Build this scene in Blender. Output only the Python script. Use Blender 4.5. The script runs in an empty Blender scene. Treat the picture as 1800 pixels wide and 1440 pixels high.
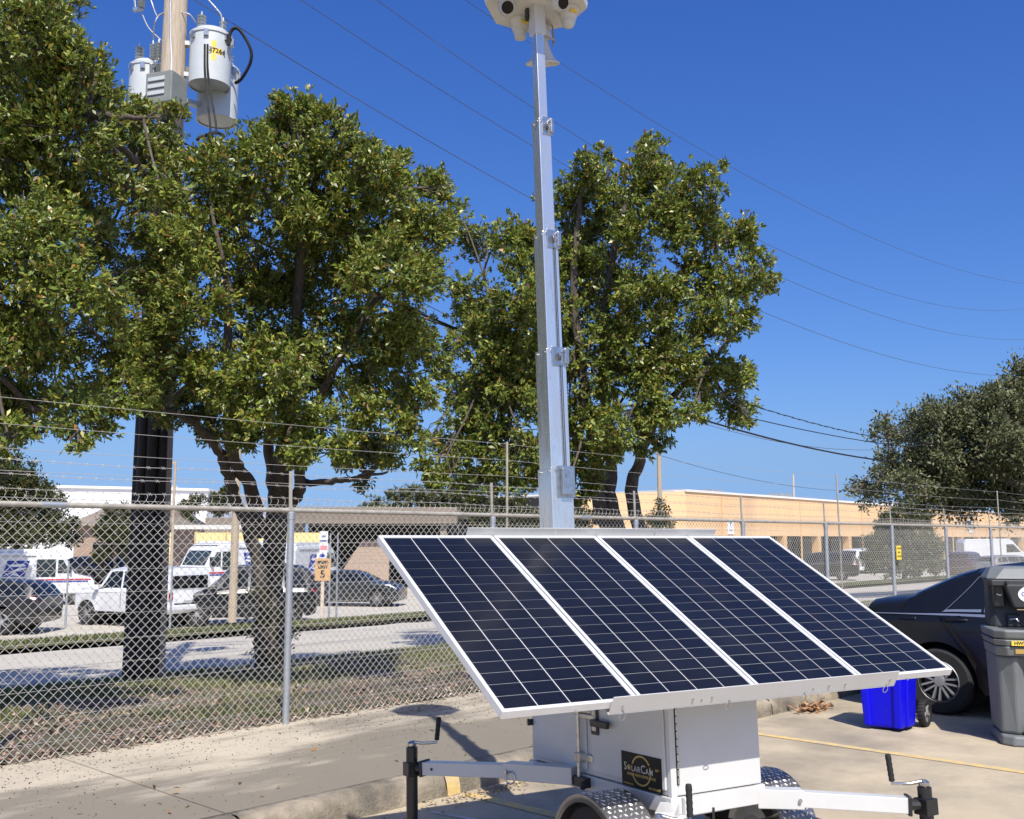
import bpy, bmesh, math, random
import numpy as np
from mathutils import Vector, Matrix

# ------------------------------------------------------------------ camera, sky, sun
S = bpy.context.scene
COL = S.collection
R = math.radians
PITCH = 7.2
cam_d = bpy.data.cameras.new('camera'); cam = bpy.data.objects.new('camera', cam_d); COL.objects.link(cam)
cam.location = (0, 0, 1.73); cam.rotation_euler = (R(90 + PITCH), 0, 0)
cam_d.sensor_fit = 'HORIZONTAL'; cam_d.sensor_width = 36; cam_d.lens = 36
cam_d.clip_start = 0.05; cam_d.clip_end = 5000
S.camera = cam

SUN_TRAVEL = Vector((-.93, 3.65, -4.78)).normalized()
W = bpy.data.worlds.new('World'); S.world = W; W.use_nodes = True
wn = W.node_tree; bg = wn.nodes['Background']
sky = wn.nodes.new('ShaderNodeTexSky'); sky.sky_type = 'NISHITA'; sky.sun_disc = False
sky.sun_elevation = math.asin(-SUN_TRAVEL.z)
sky.sun_rotation = math.atan2(-SUN_TRAVEL.x, -SUN_TRAVEL.y)
sky.altitude = 0; sky.air_density = 1.0; sky.dust_density = 1.5; sky.ozone_density = 4.0
_tc = wn.nodes.new('ShaderNodeTexCoord'); _sx = wn.nodes.new('ShaderNodeSeparateXYZ'); _mz = wn.nodes.new('ShaderNodeMath'); _cx = wn.nodes.new('ShaderNodeCombineXYZ')
_mz.operation = 'MAXIMUM'; _mz.inputs[1].default_value = .08            # the last degrees above the horizon keep the colour just over them
wn.links.new(_tc.outputs['Generated'], _sx.inputs[0]); wn.links.new(_sx.outputs[2], _mz.inputs[0]); wn.links.new(_sx.outputs[0], _cx.inputs[0]); wn.links.new(_sx.outputs[1], _cx.inputs[1]); wn.links.new(_mz.outputs[0], _cx.inputs[2])
wn.links.new(_cx.outputs[0], sky.inputs[0])
_sp = wn.nodes.new('ShaderNodeSeparateColor'); _cb = wn.nodes.new('ShaderNodeCombineColor'); wn.links.new(sky.outputs[0], _sp.inputs[0])
for _i, (_c0, _g) in enumerate(((-3.046, 1.415), (-2.537, 1.162), (-1.639, .855))):       # colour response of the whole sky, the same in every direction
    _p = wn.nodes.new('ShaderNodeMath'); _p.operation = 'POWER'; _p.inputs[1].default_value = _g; wn.links.new(_sp.outputs[_i], _p.inputs[0])
    _m = wn.nodes.new('ShaderNodeMath'); _m.operation = 'MULTIPLY'; _m.inputs[1].default_value = math.exp(_c0) / (1.248 * .082); wn.links.new(_p.outputs[0], _m.inputs[0]); wn.links.new(_m.outputs[0], _cb.inputs[_i])
wn.links.new(_cb.outputs[0], bg.inputs[0]); bg.inputs[1].default_value = 0.082
sd = bpy.data.lights.new('sun', 'SUN'); sun = bpy.data.objects.new('sun', sd); COL.objects.link(sun)
sd.energy = 4.9; sd.angle = R(0.53); sd.color = (1.0, .95, .87)
sun.rotation_euler = SUN_TRAVEL.to_track_quat('-Z', 'Y').to_euler(); sun.location = (5, -15, 25)
S.view_settings.view_transform = 'Standard'; S.view_settings.look = 'None'
S.view_settings.exposure = 0.32; S.view_settings.gamma = 1; S.view_settings.use_curve_mapping = False

# ------------------------------------------------------------------ frames of reference
CAMP = np.array([0, 0, 1.73]); _c, _s = math.cos(R(PITCH)), math.sin(R(PITCH))
def at(px, py, Y):
    """point of the place seen at photo pixel (px,py) and Y metres ahead"""
    d = np.array([(px - 900) / 1800, _c + (py - 720) / 1800 * _s, _s - (py - 720) / 1800 * _c])
    return CAMP + d / d[1] * Y
FA = R(46.85)
FB = np.array([-1.943, 9.101, 0.]); FD = np.array([math.cos(FA), math.sin(FA), 0]); FN = np.array([-FD[1], FD[0], 0])
def fp(t, d, z=0.0): return FB + FD * t + FN * d + np.array([0, 0, z])     # along the fence, beyond the fence, up
def gz(d):                                                                   # terrain height across the fence
    return float(np.interp(d, [-1e3, -2.36, -2.35, 0.12, 4.3, 4.31, 12.9, 12.91, 13.1, 16.8, 17.2, 1e4],
                           [0, 0, .15, .15, .06, .03, -.45, -.33, -.33, -.70, -.9, -.9]))

# ------------------------------------------------------------------ materials
MATS = {}
def lin(c): return tuple(((x / 12.92) if x <= .04045 else ((x + .055) / 1.055) ** 2.4) for x in c)
def mat(name, col, rough=.5, metal=0., col2=None, scale=4., detail=6., lo=.35, hi=.65, bump=0., bscale=60., coat=0., spec=.5,
        col3=None, scale3=1.0, lo3=.5, hi3=.7, rvar=0., stretch=None, attr=None, trans=0., emit=None):
    if name in MATS: return MATS[name]
    m = bpy.data.materials.new(name); m.use_nodes = True; nt = m.node_tree; N = nt.nodes; L = nt.links
    b = N['Principled BSDF']
    b.inputs['Base Color'].default_value = (*col, 1); b.inputs['Roughness'].default_value = rough
    b.inputs['Metallic'].default_value = metal; b.inputs['Coat Weight'].default_value = coat
    b.inputs['Coat Roughness'].default_value = .04
    b.inputs['Specular IOR Level'].default_value = spec
    tc = N.new('ShaderNodeTexCoord'); vec = tc.outputs['Object']
    if stretch:
        mp = N.new('ShaderNodeMapping'); mp.inputs['Scale'].default_value = stretch; L.new(vec, mp.inputs[0]); vec = mp.outputs[0]
    def noise(sc, dt=6.):
        n = N.new('ShaderNodeTexNoise'); n.inputs['Scale'].default_value = sc; n.inputs['Detail'].default_value = dt
        n.inputs['Roughness'].default_value = .62; L.new(vec, n.inputs['Vector']); return n.outputs['Fac']
    def ramp(f, a, c):
        r = N.new('ShaderNodeMapRange'); r.inputs[1].default_value = a; r.inputs[2].default_value = c; r.clamp = True
        L.new(f, r.inputs[0]); return r.outputs[0]
    def mix(f, a, c):
        x = N.new('ShaderNodeMix'); x.data_type = 'RGBA'; L.new(f, x.inputs[0])
        for k, v in ((6, a), (7, c)):
            if isinstance(v, tuple): x.inputs[k].default_value = (*v[:3], 1)
            else: L.new(v, x.inputs[k])
        return x.outputs[2]
    out = None
    if attr:
        a = N.new('ShaderNodeAttribute'); a.attribute_name = attr; out = a.outputs['Color']
    if col2:
        f = ramp(noise(scale, detail), lo, hi); out = mix(f, out if out else col, col2)
        if rvar:
            mr = N.new('ShaderNodeMapRange'); mr.inputs[3].default_value = rough; mr.inputs[4].default_value = rough + rvar
            L.new(f, mr.inputs[0]); L.new(mr.outputs[0], b.inputs['Roughness'])
    if col3:
        out = mix(ramp(noise(scale3, 8.), lo3, hi3), out if out else col, col3)
    if out: L.new(out, b.inputs['Base Color'])
    if bump:
        bp = N.new('ShaderNodeBump'); bp.inputs['Strength'].default_value = bump; bp.inputs['Distance'].default_value = .02
        L.new(noise(bscale, 8.), bp.inputs['Height']); L.new(bp.outputs[0], b.inputs['Normal'])
    if trans:
        t = N.new('ShaderNodeBsdfTranslucent'); mx = N.new('ShaderNodeMixShader'); mx.inputs[0].default_value = trans
        if out: L.new(out, t.inputs[0])
        else: t.inputs[0].default_value = (*col, 1)
        L.new(b.outputs[0], mx.inputs[1]); L.new(t.outputs[0], mx.inputs[2]); L.new(mx.outputs[0], N['Material Output'].inputs[0])
    MATS[name] = m; return m

M_lot = mat('lot_concrete', (.515, .43, .295), .9, col2=(.385, .325, .23), scale=1.1, bump=.45, bscale=80, col3=(.19, .165, .13), scale3=.7, lo3=.46, hi3=.74)
M_walk = mat('sidewalk_concrete', (.51, .445, .335), .9, col2=(.40, .35, .268), scale=1.3, bump=.3, bscale=120)
def add_dirt(m):
    nt = m.node_tree; N = nt.nodes; L = nt.links; b = N['Principled BSDF']; src = b.inputs['Base Color'].links[0].from_socket
    tc = N.new('ShaderNodeTexCoord'); mp = N.new('ShaderNodeMapping'); mp.inputs['Scale'].default_value = (.42, 1.5, 1); L.new(tc.outputs['Object'], mp.inputs[0])
    n = N.new('ShaderNodeTexNoise'); n.inputs['Scale'].default_value = 1.15; n.inputs['Detail'].default_value = 10; n.inputs['Roughness'].default_value = .64; L.new(mp.outputs[0], n.inputs['Vector'])
    sp = N.new('ShaderNodeSeparateXYZ'); L.new(tc.outputs['Object'], sp.inputs[0])
    w = N.new('ShaderNodeMapRange'); w.interpolation_type = 'SMOOTHSTEP'; w.inputs[1].default_value = -.35; w.inputs[2].default_value = -1.45; w.inputs[3].default_value = -.10; w.inputs[4].default_value = .11; L.new(sp.outputs[1], w.inputs[0])
    a = N.new('ShaderNodeMath'); a.operation = 'ADD'; L.new(n.outputs['Fac'], a.inputs[0]); L.new(w.outputs[0], a.inputs[1])
    r = N.new('ShaderNodeMapRange'); r.interpolation_type = 'SMOOTHSTEP'; r.inputs[1].default_value = .375; r.inputs[2].default_value = .575; r.inputs[4].default_value = .92; L.new(a.outputs[0], r.inputs[0])
    x = N.new('ShaderNodeMix'); x.data_type = 'RGBA'; L.new(r.outputs[0], x.inputs[0]); L.new(src, x.inputs[6]); x.inputs[7].default_value = (.19, .166, .125, 1); L.new(x.outputs[2], b.inputs['Base Color'])
add_dirt(M_walk)
M_kerb = mat('kerb_concrete', (.36, .305, .225), .95, col2=(.14, .122, .092), scale=3.5, bump=.8, bscale=45, col3=(.10, .09, .075), scale3=1.2, lo3=.52, hi3=.7)
M_road = mat('road_concrete', (.50, .46, .38), .9, col2=(.42, .385, .32), scale=.7, bump=.2, bscale=70, col3=(.24, .22, .19), scale3=.35, lo3=.55, hi3=.75)
M_soil = mat('soil', (.15, .115, .08), .95, col2=(.10, .105, .04), scale=2.0, bump=.8, bscale=40, col3=(.22, .17, .13), scale3=5)
M_turf = mat('turf', (.10, .11, .035), .95, col2=(.16, .13, .06), scale=2.2, bump=.8, bscale=60, col3=(.06, .075, .02), scale3=7)
M_ground = mat('far_ground', (.16, .15, .10), .95, col2=(.10, .11, .05), scale=.05)
M_yline = mat('yellow_paint', (.64, .45, .16), .85, col2=(.43, .36, .25), scale=11, lo=.42, hi=.62, bump=.2)
M_wline = mat('white_paint_line', (.6, .57, .5), .8, col2=(.36, .31, .24), scale=9, lo=.45, hi=.7)
M_galv = mat('galvanised_steel', (.52, .54, .55), .42, metal=.75, col2=(.40, .42, .44), scale=18, rvar=.15)
M_rail = mat('weathered_rail', (.47, .44, .38), .6, metal=.35, col2=(.34, .31, .26), scale=14)
M_wire = mat('fence_wire', (.82, .785, .69), .5, metal=.15)
M_thin = mat('thin_steel_wire', (.50, .48, .45), .45, metal=.3)
M_alu = mat('brushed_aluminium', (.90, .87, .81), .17, metal=.85, col2=(.72, .70, .655), scale=7, stretch=(3, 3, .5), rvar=.16, col3=(.55, .56, .56), scale3=9, lo3=.60, hi3=.78)
M_white = mat('white_powder_coat', (.59, .59, .58), .32, col2=(.545, .545, .53), scale=2.2, col3=(.46, .45, .42), scale3=5, lo3=.66, hi3=.82, coat=.25, spec=.5)
M_frame = mat('anodised_frame', (.70, .70, .695), .4, metal=.1, col2=(.63, .63, .625), scale=9)
M_cream = mat('cream_plastic', (.66, .645, .60), .42, col2=(.60, .585, .54), scale=5)
M_back = mat('panel_backsheet', (.55, .56, .56), .35, coat=.6)
M_black = mat('black_enamel', (.012, .012, .013), .38, coat=.2)
M_blackp = mat('black_rubber', (.015, .015, .015), .75, bump=.2)
M_chrome = mat('chrome', (.55, .55, .55), .25, metal=.8)
M_zinc = mat('zinc_plate', (.62, .62, .60), .28, metal=.95, col2=(.45, .44, .42), scale=25)
M_glass = mat('dark_glass', (.008, .010, .013), .05, spec=.45)
M_glass2 = mat('tinted_glass', (.03, .045, .05), .06, spec=.7, coat=.3)
M_tyre = mat('tyre_rubber', (.018, .018, .018), .85, bump=.3, bscale=30)
M_rim = mat('alloy_rim', (.46, .46, .455), .5, metal=.75)
M_lens = mat('lens_glass', (.004, .003, .004), .12, spec=.25)
M_gold = mat('gold_print', (.46, .33, .10), .45, metal=.3)
M_silver = mat('silver_print', (.55, .53, .48), .45)
M_signblk = mat('sign_black', (.006, .006, .006), .5, spec=.3)

# ------------------------------------------------------------------ mesh builder
SPLIT = {'quarter_window', 'rear_quarter_window', 'rear_window', 'front_window', 'tail_lamp', 'headlamp', 'rear_door', 'front_door', 'belt_trim', 'window_trim', 'bumper', 'fuel_door', 'sill', 'rail_sleeve',
         'bolt', 'cutout', 'mount_arm', 'lug', 'louvre', 'mirror', 'door_handle', 'handle_cup', 'front_rib', 'wheel_well', 'panel_strut', 'winch_cable', 'door_seam', 'tie_wire', 'knuckle', 'leaf_spring_pack', 'far_kerb', 'number_plate_band'}
class MB:
    def __init__(s): s.v = []; s.f = []
    def add(s, vs, fs, X=None):
        o = len(s.v)
        for p in vs:
            if X is not None: p = X @ Vector(p)
            s.v.append(tuple(float(q) for q in p))
        s.f += [tuple(i + o for i in f) for f in fs]; return s
    def box(s, x0, x1, y0, y1, z0, z1, X=None):
        return s.add([(x0, y0, z0), (x1, y0, z0), (x1, y1, z0), (x0, y1, z0), (x0, y0, z1), (x1, y0, z1), (x1, y1, z1), (x0, y1, z1)],
                     [(0, 3, 2, 1), (4, 5, 6, 7), (0, 1, 5, 4), (1, 2, 6, 5), (2, 3, 7, 6), (3, 0, 4, 7)], X)
    def hexa(s, bot, top, X=None):
        n = len(bot)
        return s.add(list(bot) + list(top), [tuple(reversed(range(n))), tuple(range(n, 2 * n))] + [(i, (i + 1) % n, n + (i + 1) % n, n + i) for i in range(n)], X)
    def bar(s, p0, p1, w, h, up=(0, 0, 1)):
        p0 = Vector(p0); p1 = Vector(p1); d = (p1 - p0).normalized(); u = Vector(up); r = d.cross(u)
        if r.length < 1e-4: r = d.cross(Vector((1, 0, 0)))
        r.normalize(); u = r.cross(d); r = r * w / 2; u = u * h / 2
        return s.hexa([p0 - r - u, p0 + r - u, p0 + r + u, p0 - r + u][::-1], [p1 - r - u, p1 + r - u, p1 + r + u, p1 - r + u][::-1])
    def tube(s, pts, r, n=8, cap=True):
        P = [Vector(p) for p in pts]; rr = r if isinstance(r, (list, tuple)) else [r] * len(P)
        o = len(s.v); prev = None
        for i, p in enumerate(P):
            d = (P[min(i + 1, len(P) - 1)] - P[max(i - 1, 0)]).normalized()
            if prev is None:
                a = d.cross(Vector((0, 0, 1)))
                if a.length < 1e-3: a = d.cross(Vector((1, 0, 0)))
            else: a = prev - d * prev.dot(d)
            a.normalize(); prev = a; b = d.cross(a)
            for k in range(n):
                t = 2 * math.pi * k / n; s.v.append(tuple(p + (a * math.cos(t) + b * math.sin(t)) * rr[i]))
        for i in range(len(P) - 1):
            for k in range(n):
                k2 = (k + 1) % n; s.f.append((o + i * n + k, o + i * n + k2, o + (i + 1) * n + k2, o + (i + 1) * n + k))
        if cap: s.f.append(tuple(o + k for k in reversed(range(n)))); s.f.append(tuple(o + (len(P) - 1) * n + k for k in range(n)))
        return s
    def lathe(s, prof, n=24, X=None, cap=True):           # prof: (radius, height) about local z
        o = len(s.v); vs = []; fs = []
        for r, z in prof:
            for k in range(n):
                t = 2 * math.pi * k / n; vs.append((r * math.cos(t), r * math.sin(t), z))
        for i in range(len(prof) - 1):
            for k in range(n):
                k2 = (k + 1) % n; fs.append((i * n + k, i * n + k2, (i + 1) * n + k2, (i + 1) * n + k))
        if cap: fs.append(tuple(reversed(range(n)))); fs.append(tuple((len(prof) - 1) * n + k for k in range(n)))
        return s.add(vs, fs, X)
    def prism(s, poly, y0, y1, X=None):                    # poly in local (x,z), extruded along y
        return s.hexa([(x, y0, z) for x, z in poly], [(x, y1, z) for x, z in poly], X)
    def islands(s):
        par = list(range(len(s.v)))
        def find(a):
            while par[a] != a: par[a] = par[par[a]]; a = par[a]
            return a
        for f in s.f:
            r0 = find(f[0])
            for i in f[1:]: par[find(i)] = r0
        out = {}
        for f in s.f: out.setdefault(find(f[0]), []).append(f)
        res = []
        for fs in out.values():
            g = MB(); mp = {}
            for f in fs:
                for i in f:
                    if i not in mp: mp[i] = len(g.v); g.v.append(s.v[i])
                g.f.append(tuple(mp[i] for i in f))
            res.append(g)
        return res
    def build(s, name, m, parent=None, smooth=None, bevel=0, seg=2, fix=True, one=False):
        if name in SPLIT and not one:
            o = None
            for g in s.islands(): o = g.build(name, m, parent, smooth, bevel, seg, fix, True)
            return o
        me = bpy.data.meshes.new(name); me.from_pydata(s.v, [], s.f); me.materials.append(m)
        if fix or smooth is not None:
            bm = bmesh.new(); bm.from_mesh(me)
            if fix: bmesh.ops.recalc_face_normals(bm, faces=bm.faces)
            if smooth is not None:
                for f in bm.faces: f.smooth = True
                for e in bm.edges:
                    if len(e.link_faces) == 2 and e.calc_face_angle(0) > R(smooth): e.smooth = False
            bm.to_mesh(me); bm.free()
        o = bpy.data.objects.new(name, me); COL.objects.link(o)
        if parent is not None: o.parent = parent
        if bevel:
            b = o.modifiers.new('bevel', 'BEVEL'); b.width = bevel; b.segments = seg; b.limit_method = 'ANGLE'; b.angle_limit = R(40)
        return o
def tag(o, label=None, cat=None, group=None, kind=None):
    for k, v in (('label', label), ('category', cat), ('group', group), ('kind', kind)):
        if v: o[k] = v
    return o
def thing(name, label, cat, loc=(0, 0, 0), rot=(0, 0, 0), group=None):
    o = bpy.data.objects.new(name, None); COL.objects.link(o); o.location = tuple(loc); o.rotation_euler = rot
    o.empty_display_size = .2
    return tag(o, label, cat, group)
def inst(o, parent, loc=None, mx=None):                    # a copy sharing the mesh
    c = o.copy(); COL.objects.link(c); c.parent = parent
    if mx is not None: c.matrix_local = mx
    elif loc is not None: c.location = loc
    return c
def npmesh(name, V, F, m, parent=None, colors=None, smooth=False):   # F: (n,k) faces of one size
    me = bpy.data.meshes.new(name); V = np.ascontiguousarray(V, np.float32); F = np.ascontiguousarray(F, np.int32)
    n, k = F.shape
    me.vertices.add(len(V)); me.vertices.foreach_set('co', V.ravel())
    me.loops.add(n * k); me.loops.foreach_set('vertex_index', F.ravel())
    me.polygons.add(n); me.polygons.foreach_set('loop_start', np.arange(0, n * k, k, dtype=np.int32))
    if smooth: me.polygons.foreach_set('use_smooth', np.ones(n, bool))
    me.update(calc_edges=True)
    if colors is not None:
        a = me.attributes.new('tint', 'FLOAT_COLOR', 'FACE'); c = np.ones((n, 4), np.float32); c[:, :3] = colors
        a.data.foreach_set('color', c.ravel())
    me.materials.append(m); o = bpy.data.objects.new(name, me); COL.objects.link(o)
    if parent is not None: o.parent = parent
    return o
def text(name, body, size, m, parent, mx, ext=.0006, align='CENTER', bold=0.0):
    c = bpy.data.curves.new(name, 'FONT'); c.body = body; c.size = size; c.extrude = ext; c.align_x = align; c.align_y = 'CENTER'
    c.offset = bold; c.resolution_u = 3
    o = bpy.data.objects.new(name, c); COL.objects.link(o); c.materials.append(m)
    me = bpy.data.meshes.new_from_object(o); bpy.data.objects.remove(o); bpy.data.curves.remove(c)
    o = bpy.data.objects.new(name, me); COL.objects.link(o)
    if not me.materials: me.materials.append(m)
    if parent is not None: o.parent = parent
    o.matrix_local = mx; return o
def basis(x, y, z, o):                                      # matrix with the given axes
    m = Matrix.Identity(4)
    for i, a in enumerate((x, y, z)):
        for j in range(3): m[j][i] = a[j]
    for j in range(3): m[j][3] = o[j]
    return m
rng = np.random.default_rng(11); random.seed(5)
# ------------------------------------------------------------------ ground, lot, sidewalk, road
def fobj(o):
    o.location = tuple(FB); o.rotation_euler = (0, 0, FA); return o
def sheet(name, t0, t1, ds, zs, m, nt=1, jitter=0., kind='structure'):
    ts = np.linspace(t0, t1, nt + 1); V = []; F = []
    for t in ts:
        for d, z in zip(ds, zs): V.append((t, d, z + (rng.normal(0, jitter) if jitter else 0)))
    n = len(ds)
    for i in range(nt):
        for k in range(n - 1): F.append((i * n + k, (i + 1) * n + k, (i + 1) * n + k + 1, i * n + k + 1))
    o = npmesh(name, np.array(V), np.array(F), m, smooth=bool(jitter)); fobj(o); return tag(o, kind=kind)
mb = MB(); mb.add([(-1500, -900, -.96), (1500, -900, -.96), (1500, 2500, -.96), (-1500, 2500, -.96)], [(0, 1, 2, 3)])
tag(mb.build('ground', M_ground), kind='structure')
sheet('parking_lot', -30, 45, [-40, -2.25], [0, 0], M_lot)
dl = np.linspace(4.34, .06, 18)
sheet('verge', -6, 60, list(dl[::-1]), [gz(x) + .02 - (.04 if x < .2 or x > 4.2 else 0) for x in dl[::-1]], M_soil, 330, .022)
sheet('road', -80, 400, [4.15, 8.6, 12.95], [.035, -.2, -.45], M_road)
sheet('far_verge', -80, 400, [13.04, 14.2, 15.6, 16.4, 17.05], [-.345, -.40, -.52, -.66, -.91], M_turf, 240, .02)
sheet('far_parking_lot', -80, 600, [16.95, 500], [-.9, -.9], M_road)
kb = MB()
for i in range(-20, 100):
    kb.box(i * 3 + .006, i * 3 + 2.994, 12.88, 13.06, -.60, -.318)
o = kb.build('far_kerb', M_kerb, bevel=.02); fobj(o); tag(o, kind='structure')
# near sidewalk: an Empty with every slab and kerb length a child
walk = thing('sidewalk', None, None, FB, (0, 0, FA)); walk['kind'] = 'structure'
bed = MB().box(-8, 26, -2.21, .12, -.1, .128).build('bed', M_soil, walk)
for k in range(-2, 9):
    t0 = -1.93 + 3.0 * k
    for d0, d1 in ((-2.19, -1.1075), (-1.0925, .10)):
        g = MB(); z = .15 + random.uniform(-.002, .002)
        g.box(t0 + .008, t0 + 2.992, d0, d1, .02, z)
        g.build('slab', M_walk, walk, bevel=.004, seg=2)
kerb = thing('kerb', None, None, FB, (0, 0, FA)); kerb['kind'] = 'structure'
prof = [(-2.395, -.05), (-2.39, .0), (-2.385, .04), (-2.375, .085), (-2.36, .118), (-2.335, .140), (-2.30, .150), (-2.25, .1525), (-2.195, .151), (-2.19, .08), (-2.19, -.05)]
for k in range(-2, 9):
    t0 = -1.93 + 3.0 * k; n = 80; V = []; F = []
    for i in range(n + 1):
        t = t0 + .006 + 2.988 * i / n
        for j, (d, z) in enumerate(prof):
            a = .006 * math.sin(t * 3.1 + j) + .004 * math.sin(t * 17 + j * 2) if 1 < j < 7 else 0
            V.append((t, d + a + (rng.normal(0, .0035) if 0 < j < 8 else 0), z + (rng.normal(0, .0025) if 2 < j < 8 else 0)))
    p = len(prof)
    for i in range(n):
        for j in range(p - 1): F.append((i * p + j, (i + 1) * p + j, (i + 1) * p + j + 1, i * p + j + 1))
    npmesh('kerb_length', np.array(V), np.array(F), M_kerb, kerb, smooth=True)
# yellow stall mark on the kerb, stall lines on the lot
pm = MB()
V = [];
for i, t in enumerate((-.36, -.30, -.24)):
    for d, z in ((-2.405, .004), (-2.402, .05), (-2.392, .09), (-2.376, .124), (-2.345, .147), (-2.30, .157)): V.append((t, d, z))
pm.add(V, [(i * 6 + j, (i + 1) * 6 + j, (i + 1) * 6 + j + 1, i * 6 + j + 1) for i in range(2) for j in range(5)])
o = pm.build('kerb_mark', M_yline); fobj(o); tag(o, kind='structure')
for t, d0, d1, m in ((3.08, -2.5, -7.5, M_yline), (-.22, -2.45, -7.5, M_yline), (6.5, -2.5, -7.5, M_yline), (-3.4, -2.5, -7.5, M_yline)):
    g = MB(); g.add([(t - .05, d0, .004), (t + .05, d0, .004), (t + .05, d1, .004), (t - .05, d1, .004)], [(0, 1, 2, 3)])
    o = g.build('stall_line', m); fobj(o); tag(o, kind='structure')
g = MB(); g.add([(-.72, -2.62, .004), (-.68, -2.62, .004), (-.60, -3.05, .004), (-.64, -3.05, .004)], [(0, 1, 2, 3)])
o = g.build('stall_line', M_wline); fobj(o); tag(o, kind='structure')

# ------------------------------------------------------------------ ground cover
def scatter_leafy(name, P, size, m, colors, flat=True, up=.0, wr=.4, kind='stuff'):
    n = len(P); a = rng.uniform(0, 2 * np.pi, n); l = size * rng.uniform(.6, 1.3, n)
    if flat: el = rng.normal(0, .35, n)
    else: el = rng.uniform(.9, 1.5, n)
    d = np.stack([np.cos(a) * np.cos(el), np.sin(a) * np.cos(el), np.sin(el)], 1)
    s = np.stack([-np.sin(a), np.cos(a), rng.normal(0, .3, n)], 1)
    mid = P + d * l[:, None] * .5 + np.array([0, 0, up]); w = (l * wr)[:, None] * .5
    V = np.stack([P, mid + s * w, P + d * l[:, None], mid - s * w], 1).reshape(-1, 3)
    F = np.arange(4 * n).reshape(-1, 4)
    o = npmesh(name, V, F, m, colors=colors); o['kind'] = kind; return o
def pick(n, cols, w=None):
    c = np.array(cols)[rng.choice(len(cols), n, p=w)]; return np.clip(c * rng.uniform(.7, 1.3, (n, 1)), 0, 1)
M_grass = mat('grass_blades', (.1, .12, .03), .7, attr='tint', trans=.25)
M_litter = mat('leaf_litter', (.2, .13, .08), .8, attr='tint')
def strip_pts(n, t0, t1, d0, d1, pw=1.6):
    u = rng.uniform(0, 1, n) ** pw
    t = t0 + (t1 - t0) * u; d = rng.uniform(d0, d1, n)
    return t, d
def patch(t, d): return np.sin(t * 1.7 + 1.3 * np.sin(d * 1.9)) + np.sin(d * 2.3 + .7 * t) * .7 + .6 * np.sin(t * 4.1 + d * 3.3)
t, d = strip_pts(210000, -3.5, 40, .15, 4.38)
keep = (patch(t, d) + (d - 1.7) * .85 + rng.normal(0, .5, len(t))) > .35
t, d = t[keep], d[keep]
P = np.stack([t, d, np.interp(d, [0, .12, 4.3, 4.5], [.15, .15, .06, .05])], 1)
o = scatter_leafy('verge_grass', P, .07, M_grass, pick(len(P), [(.13, .165, .04), (.17, .185, .055), (.08, .115, .028), (.30, .26, .13)], [.35, .25, .2, .2]), flat=False, wr=.13); fobj(o)
t, d = strip_pts(46000, -3.5, 36, -.02, 3.9); keep = rng.uniform(0, 1, len(t)) < np.exp(-np.clip(d - 1.1, 0, 9) * .5); t, d = t[keep], d[keep]
P = np.stack([t, d, np.interp(d, [0, .12, 4.3], [.158, .176, .09])], 1)
o = scatter_leafy('leaf_litter', P, .055, M_litter, pick(len(P), [(.28, .18, .12), (.18, .115, .08), (.38, .26, .18), (.48, .40, .31), (.09, .06, .045)], [.34, .26, .2, .1, .1]), wr=.5); fobj(o)
# berries and leaf crumbs on the walk, thick by the fence
n = 7500; t = rng.uniform(-4, 9, n); d = .12 - np.abs(rng.gamma(1.25, .52, n)); k = d > -2.2; t, d = t[k], d[k]
P = np.stack([t, d, np.full(len(t), .153)], 1)
o = scatter_leafy('walk_droppings', P, .0135, M_litter, pick(len(P), [(.05, .035, .025), (.10, .06, .03), (.03, .022, .02)]), wr=.8); fobj(o)
n = 90; P = np.stack([rng.uniform(-3.5, 7, n), rng.uniform(-2.3, .1, n), np.full(n, .156)], 1)
o = scatter_leafy('fallen_leaves', P, .06, M_litter, pick(n, [(.22, .12, .05), (.12, .07, .04), (.30, .20, .09)]), wr=.4); fobj(o)
n = 190; P = np.stack([rng.normal(4.64, .15, n), -2.46 - np.abs(rng.normal(0, .09, n)), .006 + np.abs(rng.normal(0, .022, n))], 1)
o = scatter_leafy('leaf_pile', P, .07, M_litter, pick(n, [(.34, .17, .07), (.22, .11, .05), (.42, .25, .12), (.14, .07, .04)]), wr=.5); fobj(o)
n = 260; P = np.stack([rng.normal(-.1, .35, n), -2.46 - np.abs(rng.normal(0, .09, n)), .006 + np.abs(rng.normal(0, .012, n))], 1)
o = scatter_leafy('kerb_litter', P, .028, M_litter, pick(n, [(.40, .30, .14), (.30, .22, .12), (.2, .13, .07)]), wr=.6); fobj(o)
n = 60000; t = -8 + 70 * rng.uniform(0, 1, n) ** 1.5; d = rng.uniform(13.1, 16.6, n)
P = np.stack([t, d, np.interp(d, [13.04, 14.2, 15.6, 16.4, 17.05], [-.345, -.40, -.52, -.66, -.91])], 1)
o = scatter_leafy('far_verge_grass', P, .11, M_grass, pick(n, [(.10, .13, .03), (.13, .15, .045), (.20, .17, .07)], [.45, .35, .2]), flat=False, wr=.22); fobj(o)

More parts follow.
